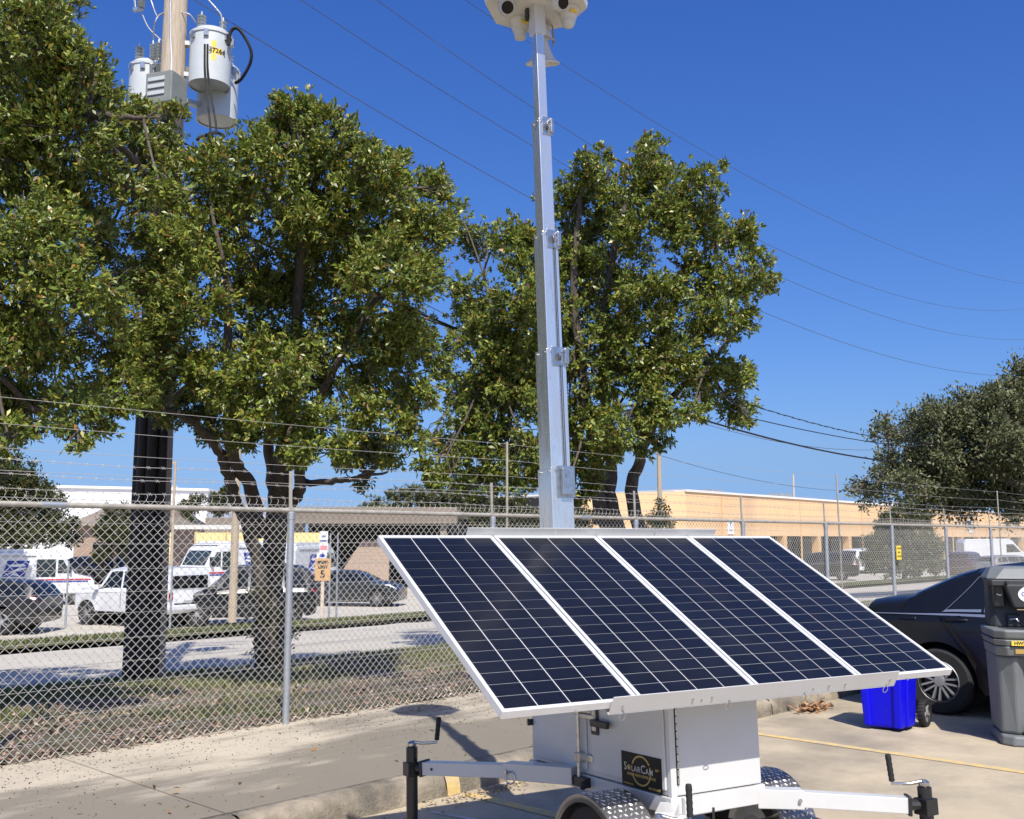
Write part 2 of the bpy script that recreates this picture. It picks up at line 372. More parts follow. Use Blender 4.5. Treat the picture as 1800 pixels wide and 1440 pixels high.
# ------------------------------------------------------------------ chain-link fence
TF0, TF1 = -3.3, 24.4
fence = thing('chain_link_fence', 'galvanised chain-link fence with barbed wire strands running along the sidewalk', 'fence', FB, (0, 0, FA))
post_t = [2.55 * k - .02 for k in range(-1, 10)]
for t in post_t:
    p = MB().lathe([(.0305, .13), (.0305, 1.90), (.034, 1.90), (.034, 1.955), (.022, 1.965)], 16, Matrix.Translation((t, -.012, 0))).build('post', M_galv, fence, smooth=40)
    tb = MB()
    for z in (.45, .78, 1.1, 1.42, 1.74): tb.tube([(t + .034 * math.cos(a), -.012 + .036 * math.sin(a) + .004, z + .01 * math.cos(a)) for a in np.linspace(0, 2 * math.pi, 13)], .0022, 4, cap=False)
    tb.build('tie_wire', M_thin, p)
    a = MB(); a.bar((t, .0, 1.95), (t, .012, 2.325), .030, .016, (0, 1, 0)); a.box(t - .03, t + .03, -.022, .022, 1.945, 2.008)
    a.build('barb_arm', M_rail, fence, bevel=.003)
rail = MB().tube([(TF0, -.004, 1.978), (-.3, -.004, 1.98), (6, -.004, 1.982), (TF1, -.004, 1.985)], .0215, 10); rail.build('top_rail', M_rail, fence, smooth=40)
sl = MB()
for t in (-2.1, 4.1, 10.4, 16.6): sl.tube([(t - .09, -.004, 1.979), (t + .09, -.004, 1.979)], .0245, 12)
sl.build('rail_sleeve', M_galv, fence, smooth=40)
HP = .0359; nw = int((TF1 - TF0) / HP); rows = 53
ii, jj = np.meshgrid(np.arange(nw), np.arange(rows), indexing='ij')
par = (ii + jj) % 2
X = TF0 + (ii + par) * HP; Z = .165 + jj * HP; Y = .026 + np.where(par == 0, .003, -.003)
# the mesh sags and bulges a little between posts
Y = Y + .012 * np.sin(X * 1.9) * np.sin((Z - .16) * 1.7); Z = Z + .006 * np.sin(X * 2.46) * np.sin((Z - .16) / 1.83 * np.pi)
C = np.stack([X, Y, Z], -1)
r = .0032; off = np.array([[r, 0, 0], [-r * .5, r * .87, 0], [-r * .5, -r * .87, 0]])
V = (C[:, :, None, :] + off).reshape(-1, 3)
idx = (ii * rows + jj)[:, :-1]
F = []
for k in range(3):
    k2 = (k + 1) % 3
    F.append(np.stack([idx * 3 + k, idx * 3 + k2, (idx + 1) * 3 + k2, (idx + 1) * 3 + k], -1).reshape(-1, 4))
o = npmesh('chain_link_mesh', V, np.concatenate(F), M_wire, fence); o['kind'] = 'stuff'
# twisted knuckles along the top edge
g = MB()
for i in range(nw):
    x = TF0 + (i + ((i + rows - 1) % 2)) * HP
    if i % 2 == 0: g.tube([(x, .026, .165 + (rows - 1) * HP), (x + .010, .022, 2.062), (x + .004, .03, 2.078)], .0021, 3, cap=False)
o = g.build('top_selvage', M_wire, fence); o['kind'] = 'stuff'
for z, dy in ((2.085, .004), (2.19, .008), (2.295, .011)):
    g = MB(); n = 60
    pts = [(TF0 + (TF1 - TF0) * i / n, dy, z + .008 * math.sin(i * 1.3)) for i in range(n + 1)]
    g.tube(pts, .0021, 4)
    for q in np.arange(TF0 + random.random() * .1, TF1, .125):
        zz = z + .008 * math.sin((q - TF0) / (TF1 - TF0) * n * 1.3)
        for s_ in (-1, 1):
            g.tube([(q - .012, dy - .010 * s_, zz - .012 * s_), (q + .004, dy + .004 * s_, zz), (q + .014, dy + .012 * s_, zz + .012 * s_)], .0017, 3)
    g.build('barbed_strand', M_thin, fence)

# ------------------------------------------------------------------ tall security fence behind it
ef = thing('security_wire_fence', 'tall thin wire fence on slim poles just behind the chain-link fence', 'fence', FB, (0, 0, FA))
for t, lean in ((-5.2, 0), (2.91, .02), (11.05, -.06), (18.94, -.03)):
    MB().tube([(t + .02 + lean * .0, .16, .08), (t + lean, .16, 2.80)], [.016, .014], 8).build('pole', M_rail, ef, smooth=40)
ts = [-5.2, 2.91, 11.03, 18.94, 25.5]
for k in range(15):
    z = 2.775 - k * .178; g = MB(); pts = []
    for a, b in zip(ts[:-1], ts[1:]):
        for q in np.linspace(0, 1, 9)[:-1]: pts.append((a + (b - a) * q, .158, z - .035 * 4 * q * (1 - q) * (1 if k % 3 else .5)))
    pts.append((25.5, .158, z)); g.tube(pts, .0019, 4); g.build('wire', M_thin, ef)
# yellow caution sign
M_sy = mat('sign_yellow', (.80, .58, .06), .5); M_ink = mat('sign_ink', (.02, .02, .02), .6)
cs = thing('caution_sign', 'small yellow caution sign hung on a fence post beyond the solar panels', 'sign', fp(12.87, -.06, 0), (0, 0, FA))
MB().box(-.10, .10, -.004, .004, 1.36, 1.61).build('plate', M_sy, cs, bevel=.002)
X = basis((1, 0, 0), (0, 0, 1), (0, -1, 0), (0, -.0055, 1.60))
for k, w in enumerate(('CAUTION', 'HIGH', 'VOLTAGE')):
    text('lettering', w, .040, M_ink, cs, basis((1, 0, 0), (0, 0, 1), (0, -1, 0), (0, -.0055, 1.56 - k * .07)), bold=.0006)
# ------------------------------------------------------------------ solar camera trailer
TY = .517
tr = thing('solar_camera_trailer', 'white mobile surveillance trailer with four solar panels and a telescoping camera mast', 'trailer',
           (.812, 5.386, 0), (R(-2.5), 0, TY))
# --- solar panels
def cell_material():
    m = bpy.data.materials.new('solar_cell'); m.use_nodes = True; nt = m.node_tree; N = nt.nodes; L = nt.links; b = N['Principled BSDF']
    tc = N.new('ShaderNodeTexCoord'); sp = N.new('ShaderNodeSeparateXYZ'); L.new(tc.outputs['Object'], sp.inputs[0])
    mu = N.new('ShaderNodeMath'); mu.operation = 'MULTIPLY'; mu.inputs[1].default_value = 9 / .1508; L.new(sp.outputs[0], mu.inputs[0])
    ad = N.new('ShaderNodeMath'); ad.operation = 'ADD'; ad.inputs[1].default_value = .5; L.new(mu.outputs[0], ad.inputs[0])
    fr = N.new('ShaderNodeMath'); fr.operation = 'FRACT'; L.new(ad.outputs[0], fr.inputs[0])
    lt = N.new('ShaderNodeMath'); lt.operation = 'LESS_THAN'; lt.inputs[1].default_value = .075; L.new(fr.outputs[0], lt.inputs[0])
    oi = N.new('ShaderNodeObjectInfo'); mr = N.new('ShaderNodeMapRange'); mr.inputs[3].default_value = .75; mr.inputs[4].default_value = 1.3
    L.new(oi.outputs['Random'], mr.inputs[0])
    hs = N.new('ShaderNodeMix'); hs.data_type = 'RGBA'; hs.blend_type = 'MULTIPLY'; hs.inputs[0].default_value = 1
    hs.inputs[6].default_value = (.0030, .0042, .0090, 1); L.new(mr.outputs[0], hs.inputs[7])
    mx = N.new('ShaderNodeMix'); mx.data_type = 'RGBA'; L.new(lt.outputs[0], mx.inputs[0]); L.new(hs.outputs[2], mx.inputs[6]); mx.inputs[7].default_value = (.06, .065, .085, 1)
    ge = N.new('ShaderNodeNewGeometry'); nz = N.new('ShaderNodeTexNoise'); nz.inputs['Scale'].default_value = 3.2; nz.inputs['Detail'].default_value = 8; L.new(ge.outputs['Position'], nz.inputs['Vector'])
    dr = N.new('ShaderNodeMapRange'); dr.inputs[1].default_value = .45; dr.inputs[2].default_value = .8; dr.inputs[4].default_value = .35; L.new(nz.outputs['Fac'], dr.inputs[0])
    du = N.new('ShaderNodeMix'); du.data_type = 'RGBA'; L.new(dr.outputs[0], du.inputs[0]); L.new(mx.outputs[2], du.inputs[6]); du.inputs[7].default_value = (.030, .029, .027, 1)
    L.new(du.outputs[2], b.inputs['Base Color']); b.inputs['Roughness'].default_value = .30; b.inputs['Specular IOR Level'].default_value = .12
    b.inputs['Coat Weight'].default_value = .30; b.inputs['Coat Roughness'].default_value = .07; b.inputs['Coat IOR'].default_value = 1.30
    return m
M_cell = cell_material()
PW, PL = .675, 1.487
U = Vector((1, 0, 0)); VV = Vector((0, .8632, .5048)); NN = U.cross(VV)
cw, chh = .1507, .0768
cell0 = MB().box(0, cw, 0, chh, 0, .0012)
cell_me = None
panels = []
for i in range(4):
    w = PW - .010; g = MB(); fw = .016; th = .036
    for x0, x1, y0, y1 in ((0, fw, 0, PL), (w - fw, w, 0, PL), (fw, w - fw, 0, fw), (fw, w - fw, PL - fw, PL)): g.box(x0, x1, y0, y1, -th, 0)
    p = g.build('solar_panel', M_frame, tr, bevel=.0015, seg=1); p.matrix_local = basis(U, VV, NN, Vector((-1.35, -.702, 1.025)) + U * PW * i)
    MB().box(fw + .0005, w - fw - .0005, fw + .0005, PL - fw - .0005, -.008, -.005).build('backsheet', M_back, p)
    MB().box(w / 2 - .07, w / 2 + .07, PL - .2, PL - .1, -.03, -.009).build('junction_box', M_black, p)
    x0 = fw + .006; gx = (w - 2 * x0 - 4 * cw) / 3; y0 = fw + .008; gy = (PL - 2 * y0 - 18 * chh) / 17
    for c in range(4):
        for r_ in range(18):
            loc = (x0 + c * (cw + gx), y0 + r_ * (chh + gy), -.0045)
            if cell_me is None:
                o = cell0.build('cell', M_cell, p); cell_me = o; o.location = loc
            else: inst(cell_me, p, loc)
    panels.append(p)
PB = basis(U, VV, NN, (-1.35, -.702, 1.025))
def pan(a, y, z): return PB @ Vector((a + 1.35, y, z))
for a0, a1 in ((-.83, -.3432), (-.3428, .4898), (.4902, .915)):
    g = MB(); g.box(a0 + 1.35, a1 + 1.35, -.0095, -.0055, -.058, .027, PB); g.box(a0 + 1.35, a1 + 1.35, -.0095, .03, -.062, -.058, PB)
    o = g.build('front_lip', M_white, tr, bevel=.0015, seg=1)
    bt = MB()
    for q in (a0 + .06, a1 - .05): bt.lathe([(.006, 0), (.006, .004), (.003, .005)], 10, PB @ Matrix.Translation((q + 1.35, -.0095, -.02)) @ Matrix.Rotation(R(90), 4, 'X'))
    bt.build('bolt', M_zinc, o)
for a0, a1 in ((-.84, -.28), (-.276, .42), (.424, .885)):
    g = MB(); g.box(a0 + 1.35, a1 + 1.35, PL + .004, PL + .008, -.05, .044, PB); g.build('rear_lip', M_white, tr, bevel=.0015, seg=1)
for k in (1, 2, 3): MB().box(PW * k - .03, PW * k + .023, .0, PL, -.042, -.0375, PB).build('gap_blocker', M_black, tr)  # black strips added under the panel gaps to stop sun shining through
for a in (-.76, -.175, .29, .85):
    g = MB(); c = pan(a, -.012, -.066)
    g.tube([c + Vector((.016 * math.sin(q), -.006 * math.cos(q), .016 * math.cos(q) - .006)) for q in np.linspace(0, 2 * math.pi, 17)], .0022, 5, cap=False)
    g.tube([c + Vector((0, -.012, .018)), c + Vector((0, .03, .018))], .004, 6); g.build('lock_pin', M_zinc, tr, smooth=50)
for a in (-1.0, -.34, .34, 1.0):
    MB().tube([pan(a, -.004, -.03), pan(a, -.011, -.03)], .005, 8).build('frame_screw', M_zinc, tr)
for y in (.36, 1.13):
    g = MB(); g.bar(pan(-1.30, y, -.058), pan(1.30, y, -.058), .04, .04, tuple(NN)); g.build('panel_rail', M_white, tr, bevel=.003)
for a in (-.27, .19):
    g = MB(); g.bar((a, -.40, .98), pan(a, .36, -.075), .045, .045, (1, 0, 0)); g.bar((a, .55, .98), pan(a, 1.13, -.075), .045, .045, (1, 0, 0)); g.build('panel_strut', M_white, tr, bevel=.003)
# --- equipment box
A0, A1, B0, B1, Z0, Z1 = -.315, .236, -.42, .83, .535, 1.0
box = MB().box(A0, A1, B0, B1, Z0, Z1).build('equipment_box', M_white, tr, bevel=.008, seg=3)
MB().box(A0 - .012, A0 - .0005, .262, B1 - .035, Z0 + .025, Z1 - .03).build('rear_door', M_white, tr, bevel=.004)
fd_ = MB().box(A0 - .012, A0 - .0005, B0 + .03, .215, Z0 + .025, Z1 - .03).build('front_door', M_white, tr, bevel=.004)
MB().box(A0 - .003, A0 + .03, B0 - .004, B0 + .022, Z0 - .02, Z1).build('corner_trim', M_white, tr, bevel=.002)
# front hinge strip, hook
g = MB(); g.box(-.283, -.270, B0 - .004, B0 + .001, Z0 + .05, Z1 - .03)
h = g.build('piano_hinge', M_black, tr)
g = MB()
for k in range(12): g.tube([(-.2765, B0 - .007, Z0 + .055 + k * .034), (-.2765, B0 - .007, Z0 + .083 + k * .034)], .005, 8)
g.build('knuckle', M_zinc, h, smooth=50)
g = MB(); g.tube([(-.24, B0 - .005, .985), (-.24, B0 - .06, .98), (-.20, B0 - .075, .965), (-.17, B0 - .05, .98), (-.17, B0 - .004, .985)], .005, 6); g.build('wire_hook', M_black, tr, smooth=50)
MB().box(.175, .225, B0 - .03, B0, .975, 1.0).build('rubber_bumper', M_blackp, tr, bevel=.005)
# cam lock rod on the side
g = MB(); xr = A0 - .035
g.tube([(xr, .30, .50), (xr, .30, .93)], .011, 10)
rod = g.build('lock_rod', M_zinc, tr, smooth=50)
for z in (.62, .86):
    g = MB(); g.box(A0 - .05, A0 - .001, .275, .325, z - .025, z + .025); g.box(A0 - .02, A0 - .001, .20, .30, z - .018, z + .018); g.build('rod_bracket', M_zinc, rod, bevel=.004)
g = MB(); g.box(A0 - .03, A0 - .012, .155, .30, .818, .842); g.build('hasp', M_zinc, rod, bevel=.003)
g = MB(); g.box(A0 - .022, A0 - .0125, .135, .20, .745, .89)
dh = g.build('door_handle', M_black, tr, bevel=.006)
MB().box(A0 - .026, A0 - .0225, .150, .185, .765, .87).build('handle_plate', M_zinc, dh, bevel=.003)
MB().box(A0 - .05, A0 - .027, .02, .17, .79, .825).build('handle_paddle', M_black, dh, bevel=.006)
g = MB(); g.box(A0 - .05, A0 - .002, .23, .345, .475, .525); g.tube([(A0 - .03, .27, .50), (A0 - .08, .20, .49)], .016, 8); g.build('clamp', M_black, tr, bevel=.005)
# decal
dc = MB().box(A0 - .0145, A0 - .0122, -.368, -.052, .540, .698).build('decal', M_signblk, tr)
def onside(y, z, e=.0150): return basis((0, -1, 0), (0, 0, 1), (-1, 0, 0), (A0 - e, y, z))
yc, zc = -.21, .622
g = MB()
for s0, s1 in ((R(-62), R(22)), (R(30), R(158)), (R(196), R(298))):
    pts = np.linspace(s0, s1, 26); vs = []; w = .0042
    for q in pts:
        for rr in (.066 - w, .066 + w): vs.append((A0 - .0147, yc - rr * 1.12 * math.cos(q), zc + rr * math.sin(q)))
    g.add(vs, [(2 * k, 2 * k + 1, 2 * k + 3, 2 * k + 2) for k in range(25)])
g.build('ring_print', M_gold, dc)
yy = -.072
for body, size in (('S', .052), ('  ', .03), ('L', .038), ('A', .038), ('R', .038), ('C', .054), ('A', .038), ('M', .038)):
    if body == '  ': ysun = yy - .016; yy -= .035; continue
    o = text('lettering', body, size, M_silver, dc, onside(yy, .612 + size * .32), ext=.0003, align='LEFT', bold=.0002)
    yy -= max(v.co.x for v in o.data.vertices) + .0025
for body, size, y, z, m in (('360\u00b0', .016, -.335, .640, M_gold), ('MOBILE VIDEO SURVEILLANCE', .0165, -.210, .597, M_gold), ('www.solarcam.com', .010, -.105, .552, M_gold), ('800-455-8487', .016, -.312, .552, M_gold)):
    text('lettering', body, size, m, dc, onside(y, z), ext=.0003, bold=.0004)
MB().lathe([(.013, 0), (.013, .0006)], 20, basis((0, -1, 0), (0, 0, 1), (-1, 0, 0), (A0 - .0148, ysun, .6265))).build('sun_print', M_gold, dc)
text('lettering', 'rations', .030, M_ink, tr, onside(.325, .842), ext=.0003)
MB().tube([(A0 + .0, B1 - .02, .74), (A0 - .035, B1 - .01, .74)], .018, 12).build('marker_lamp', M_black, tr, smooth=50)
# --- frame, outriggers
fr = MB()
fr.box(A0 - .012, A0 + .05, B0 - .01, B1 + .02, .455, .532); fr.box(A1 - .05, A1 + .012, B0 - .01, B1 + .02, .455, .532)
fr.box(A0 + .052, A1 - .052, B0 - .03, B0 + .04, .450, .531); fr.box(A0 + .052, A1 - .052, B1 - .04, B1 + .03, .450, .531)
fr.box(A0 + .06, A1 - .06, -.21, -.13, .38, .452)
fr.build('chassis', M_white, tr, bevel=.004)
MB().hexa([(A0 - .02, B0 + .02, .38), (A0 - .02, B0 - .10, .38), (A0 + .06, B0 - .10, .38), (A0 + .06, B0 + .02, .38)],
          [(A0 - .02, B0 + .02, .454), (A0 - .02, B0 - .02, .454), (A0 + .06, B0 - .02, .454), (A0 + .06, B0 + .02, .454)]).build('gusset', M_white, tr, bevel=.003)
def outrigger(p0, pm, p1, jack, top, grip, h=.072):
    p0, pm, p1 = Vector(p0), Vector(pm), Vector(p1)
    a = MB(); a.bar(p0, pm, h + .016, h + .016); o = a.build('arm_sleeve', M_white, tr, bevel=.004)
    a = MB(); a.bar(p0.lerp(pm, .9), p1, h, h); arm = a.build('outrigger_arm', M_white, tr, bevel=.004)
    d = (p1 - p0).normalized(); s = d.cross(Vector((0, 0, 1))).normalized()
    MB().tube([pm - d * .02 - s * .06, pm - d * .02 + s * .06], .009, 8).build('sleeve_pin', M_zinc, o, smooth=50)
    q = pm - d * .05 - s * (h / 2 + .018)
    MB().tube([q + d * .028 * math.sin(t) + Vector((0, 0, -.03 + .032 * math.cos(t))) for t in np.linspace(0, 2 * math.pi, 19)], .004, 6, cap=False).build('pull_ring', M_zinc, o, smooth=50)
    MB().tube([p1 - d * .07 - s * (h / 2 + .001), p1 - d * .07 - s * (h / 2 + .002)], .008, 10).build('pin_hole', M_black, arm)
    j = Vector(jack); gz0 = .0436 * j.y
    k = MB(); k.bar(p1 - d * .004, p1 + d * .012, h + .02, h + .016); k.tube([p1, Vector((j.x, j.y, p1.z))], .027, 10); k.box(j.x - .04, j.x + .04, j.y - .04, j.y + .04, p1.z - .045, p1.z + .03)
    tb = MB(); tb.tube([(j.x, j.y, gz0 + .12), (j.x, j.y, top)], .033, 18); jk = tb.build('jack', M_black, tr, smooth=40)
    k.build('jack_bracket', M_black, jk, bevel=.003)
    MB().tube([(j.x, j.y, gz0 + .015), (j.x, j.y, gz0 + .13)], .024, 14).build('jack_ram', M_zinc, jk, smooth=40)
    MB().box(j.x - .075, j.x + .075, j.y - .075, j.y + .075, gz0 + .004, gz0 + .018).build('foot_plate', M_zinc, jk, bevel=.004)
    MB().lathe([(.020, 0), (.026, .008), (.026, .022), (.012, .034)], 16, Matrix.Translation((j.x, j.y, top))).build('crank_cap', M_zinc, jk, smooth=40)
    gx = Vector((j.x + grip[0], j.y + grip[1], top + grip[2])); cp = Vector((j.x, j.y, top + .028))
    cr = MB(); cr.tube([cp, cp.lerp(gx, .45) + Vector((0, 0, -.012)), gx + Vector((0, 0, -.012)), gx + Vector((0, 0, .01))], [.010, .008, .007, .006], 8); cr.build('crank', M_zinc, jk, smooth=50)
    gp = MB(); gp.lathe([(.0125, 0), (.0145, .008), (.0125, .016), (.0145, .03), (.0125, .04), (.0145, .055), (.0125, .066), (.0145, .08), (.0125, .092), (.0145, .105), (.0135, .122), (.010, .128)], 14,
             Matrix.Translation(gx) @ Matrix.Rotation(grip[3], 4, 'Y')); gp.build('crank_grip', M_blackp, jk, smooth=30)
outrigger((.22, -.395, .468), (.40, -.52, .462), (.80, -.80, .432), (.875, -.845, 0), .512, (-.133, .075, .030, -.12))
outrigger((A0 - .02, .36, .520), (-.53, .74, .512), (-.81, 1.20, .488), (-.865, 1.26, 0), .60, (.125, -.07, .035, .12))
outrigger((A0, -.40, .468), (-.46, -.55, .465), (-.64, -.74, .46), (-.700, -.82, 0), .548, (.113, -.064, .02, .0))
outrigger((.22, .80, .49), (.40, .92, .485), (.66, 1.14, .47), (.72, 1.20, 0), .55, (-.12, .06, .03, 0))
# --- wheels and tread-plate fenders
M_tread = mat('tread_plate', (.34, .34, .35), .36, metal=.85, col2=(.24, .24, .25), scale=12); M_loz = mat('tread_lozenge', (.74, .74, .75), .4, metal=.55)
for a0, a1 in ((-.63, -.40), (.33, .56)):
    cb, cz, r = -.16, .245, .295; g = MB(); n = 30
    for rr0, rr1 in ((r - .004, r),):
        vs = []
        for k in range(n + 1):
            q = math.pi * (-.04 + 1.08 * k / n)
            for aa, rr in ((a0, r - .035), (a0, r), (a1, r), (a1, r - .035)): vs.append((aa, cb + rr * math.cos(q), cz + rr * math.sin(q)))
        g.add(vs, [(4 * k + j, 4 * k + j + 1, 4 * k + 5 + j, 4 * k + 4 + j) for k in range(n) for j in range(3)])
    f = g.build('fender', M_tread, tr, smooth=30)
    so = f.modifiers.new('thickness', 'SOLIDIFY'); so.thickness = .003
    lz = MB(); row = 0
    for q in np.linspace(.03, math.pi - .03, 34):
        for c in np.arange(a0 + .014 + (row % 2) * .015, a1 - .008, .030):
            s_ = 1 if (row + int((c - a0) / .030)) % 2 else -1
            e = Vector((0, math.cos(q), math.sin(q))); tq = Vector((0, -math.sin(q), math.cos(q))); ax = Vector((1, 0, 0))
            dirv = (ax * .7 + tq * .7 * s_); per = (ax * -.7 * s_ + tq * .7); c0 = Vector((c, cb, cz)) + e * (r + .0005)
            lz.add([c0 - dirv * .0135, c0 + per * .0048, c0 + dirv * .0135, c0 - per * .0048, c0 + e * .0035 - dirv * .007, c0 + e * .0035 + dirv * .007],
                   [(0, 3, 4), (0, 4, 1), (1, 4, 5), (1, 5, 2), (2, 5, 3), (3, 5, 4)])
        row += 1
    o = lz.build('tread_lozenges', M_loz, f); o['kind'] = 'stuff'
    am = (a0 + a1) / 2; X = Matrix.Translation((am, cb, cz)) @ Matrix.Rotation(R(90), 4, 'Y')
    wl = MB().lathe([(.16, -.078), (.235, -.08), (.258, -.06), (.265, -.03), (.265, .03), (.258, .06), (.235, .08), (.16, .078)], 40, X, cap=False).build('wheel', M_tyre, tr, smooth=30)
    MB().lathe([(.165, -.07), (.15, -.05), (.15, .05), (.165, .07)], 32, X, cap=False).build('rim', M_white, wl, smooth=30)
    MB().lathe([(.0, -.055), (.06, -.06), (.075, -.04), (.149, -.03), (.149, .03), (.075, .04), (.06, .06), (.0, .055)], 32, X, cap=False).build('hub', M_white, wl, smooth=30)
MB().tube([(-.5, -.17, .245), (.45, -.17, .245)], .03, 12).build('axle', M_black, tr, smooth=40)
for a in (A0 + .02, A1 - .02):
    g = MB(); pts = [Vector((a, -.17 + q, .33 + .09 * (q / .38) ** 2)) for q in np.linspace(-.38, .38, 13)]
    for k in range(3): g.tube([p + Vector((0, 0, -.012 * k)) for p in pts[k:len(pts) - k]], .006, 4)
    g.build('leaf_spring', M_black, tr)
MB().box(-.26, .0, -.10, .20, .33, .45).build('battery_tray', M_cream, tr, bevel=.006)
MB().tube([(-.10, -.45, .47), (-.12, -.47, .36), (-.2, -.30, .31), (-.26, -.02, .34), (-.28, .1, .42)], .007, 6).build('cable', M_black, tr, smooth=60)
# --- telescoping mast
mast = MB().box(-.214 - .08, -.214 + .08, .67 - .08, .67 + .08, 1.0, 1.06).build('mast_base', M_alu, tr, bevel=.004)
zs = [1.0, 2.163, 2.863, 3.582, 4.303, 4.885]; ws = [.147, .131, .106, .083, .060]
def mx_(z): return -.211 - .013 * (z - 2.0)
for i, w in enumerate(ws):
    z0, z1 = (zs[i] - .10 if i else zs[i]), zs[i + 1]; g = MB()
    def ring(z, ww): return [(mx_(z) - ww / 2, .67 - ww / 2, z), (mx_(z) + ww / 2, .67 - ww / 2, z), (mx_(z) + ww / 2, .67 + ww / 2, z), (mx_(z) - ww / 2, .67 + ww / 2, z)]
    g.hexa(ring(z0, w), ring(z1, w)); st = g.build('mast_stage', M_alu, tr, bevel=.003, seg=2)
    if i < 4:
        x = mx_(z1); yf = .67 - w / 2; k = .75 + .12 * (3 - i) * .5
        bh = .17 if i == 0 else .10
        g = MB(); g.box(x - w * .26, x + w * .5 + .012, yf - .006, yf - .0005, z1 - bh, z1 + .012); br = g.build('pulley_bracket', M_zinc, st, bevel=.002)
        g = MB(); g.box(x - w * .10, x + w * .40, yf - .034, yf - .0065, z1 - bh * .92, z1 - .004) if i == 0 else g.box(x + w * .36, x + w * .50 + .010, yf - .024, yf - .0065, z1 - bh * .85, z1 + .004)
        g.build('pulley_cover', M_zinc, st, bevel=.003)
        g = MB(); g.lathe([(.022, -.005), (.026, -.003), (.019, 0), (.026, .003), (.022, .005)], 20, Matrix.Translation((x + w * .12, yf - .017, z1 - .045)) @ Matrix.Rotation(R(58), 4, 'Z') @ Matrix.Rotation(R(90), 4, 'X'))
        g.build('pulley', M_zinc, st, smooth=40)
        g = MB()
        for q in (-.36, .3): g.tube([(x - w / 2 - .0005, .67 + q * w, z1 - .02), (x - w / 2 - .008, .67 + q * w, z1 - .02)], .006, 8)
        for q in (-.3, .3): g.tube([(x + q * w, yf - .0065, z1 - .012), (x + q * w, yf - .011, z1 - .012)], .005, 8)
        g.build('bolt', M_zinc, st)
        g = MB()
        for q in (.16, .26): g.tube([(mx_(zs[i + 2]) + q * ws[i + 1], .67 - ws[i + 1] / 2 - .006, zs[i + 2] - .09), (x + q * ws[i + 1], .67 - ws[i + 1] / 2 - .006, z1 - .03)], .0022, 5)
        if i < 2: g.build('winch_cable', M_black, st)
g = MB(); x = mx_(5.0); g.box(x - .038, x + .038, .632, .708, 4.87, 5.075); g.build('mast_top', M_white, tr, bevel=.003)
# --- camera head
HX, HY = -.258, .662
octo = lambda rr: [(HX + rr * math.cos(R(22.5 + 45 * k)), HY + rr * math.sin(R(22.5 + 45 * k))) for k in range(8)]
g = MB(); g.hexa([(x, y, 5.062) for x, y in octo(.322)], [(x, y, 5.105) for x, y in octo(.330)]); hd = g.build('camera_head', M_cream, tr, bevel=.004)
g = MB(); g.hexa([(x, y, 5.106) for x, y in octo(.326)], [(x, y, 5.32) for x, y in octo(.20)]); g.build('head_cover', M_white, hd, bevel=.006)
MB().lathe([(.05, 5.32), (.05, 5.36), (.04, 5.41), (.015, 5.44), (0, 5.445)], 24, Matrix.Translation((HX, HY, 0))).build('beacon', M_glass2, hd, smooth=40)
def dome(x, y, s=1.0, stub=False):
    g = MB().lathe([(.070 * s, 5.061), (.070 * s, 5.045), (.056 * s, 5.03), (.050 * s, 4.99), (.046 * s, 4.985)], 24, Matrix.Translation((x, y, 0)))
    d = g.build('dome_camera', M_cream, tr, smooth=40)
    if stub: MB().lathe([(.045 * s, 4.984), (.036 * s, 4.945), (.036 * s, 4.938)], 24, Matrix.Translation((x, y, 0))).build('sensor_cap', M_cream, d, smooth=40)
    else: MB().lathe([(.046 * s, 4.984), (.042 * s, 4.962), (.030 * s, 4.943), (.012 * s, 4.934), (0, 4.932)], 24, Matrix.Translation((x, y, 0))).build('dome', M_white, d, smooth=60)
    MB().box(x - .025, x + .02, y - .071 * s, y - .0555 * s, 5.012, 5.027).build('sticker', M_sy, d)
dome(-.063, .60); dome(-.268, .85, 1.0, True)
def ball(x, y, ax, ay):
    d = Vector((ax, ay, -.55)).normalized(); c = Vector((x, y, 5.02))
    X = Matrix.Translation(c) @ d.to_track_quat('Z', 'Y').to_matrix().to_4x4()
    b = MB().lathe([(.0, -.052), (.03, -.045), (.05, -.02), (.054, 0), (.05, .02), (.042, .036), (.040, .05)], 24, X).build('ball_camera', M_white, tr, smooth=50)
    MB().lathe([(.038, .0505), (.036, .053), (0, .0535)], 24, X).build('lens', M_lens, b, smooth=50)
    MB().lathe([(.05, 5.061), (.05, 5.04)], 24, Matrix.Translation((x, y, 0))).build('camera_foot', M_white, b, smooth=40)
    return b
ball(-.451, .70, -.35, -.9); ball(-.195, .50, .1, -.98); ball(-.10, .85, .9, .3)
MB().box(-.305, -.275, .70, .73, 4.985, 5.061).build('antenna_mount', M_black, hd, bevel=.004)
# horn speaker
hx, hy = -.128, .775
HT = Matrix.Translation((hx - .02, hy, 5.02)) @ Matrix.Rotation(R(19), 4, Vector((.87, -.49, 0))) @ Matrix.Translation((0, 0, -5.02))
hn = MB().lathe([(.030, 5.02), (.034, 4.99), (.034, 4.94), (.042, 4.90), (.054, 4.86), (.075, 4.82), (.100, 4.795), (.110, 4.789), (.110, 4.781), (.098, 4.787), (.065, 4.82), (.03, 4.87)], 36, HT, cap=False).build('horn_speaker', M_cream, tr, smooth=50)
g = MB(); g.tube([(hx - .09, hy - .03, 4.925), (hx - .05, hy - .045, 4.918), (hx, hy - .05, 4.915), (hx + .05, hy - .035, 4.918), (hx + .06, hy, 4.925)], .006, 6)
g.tube([(hx + .06, hy, 4.90), (hx + .062, hy, 5.0), (hx + .055, hy, 5.04), (hx - .07, hy - .04, 5.045)], .006, 6); g.build('horn_bracket', M_rail, hn, smooth=50)
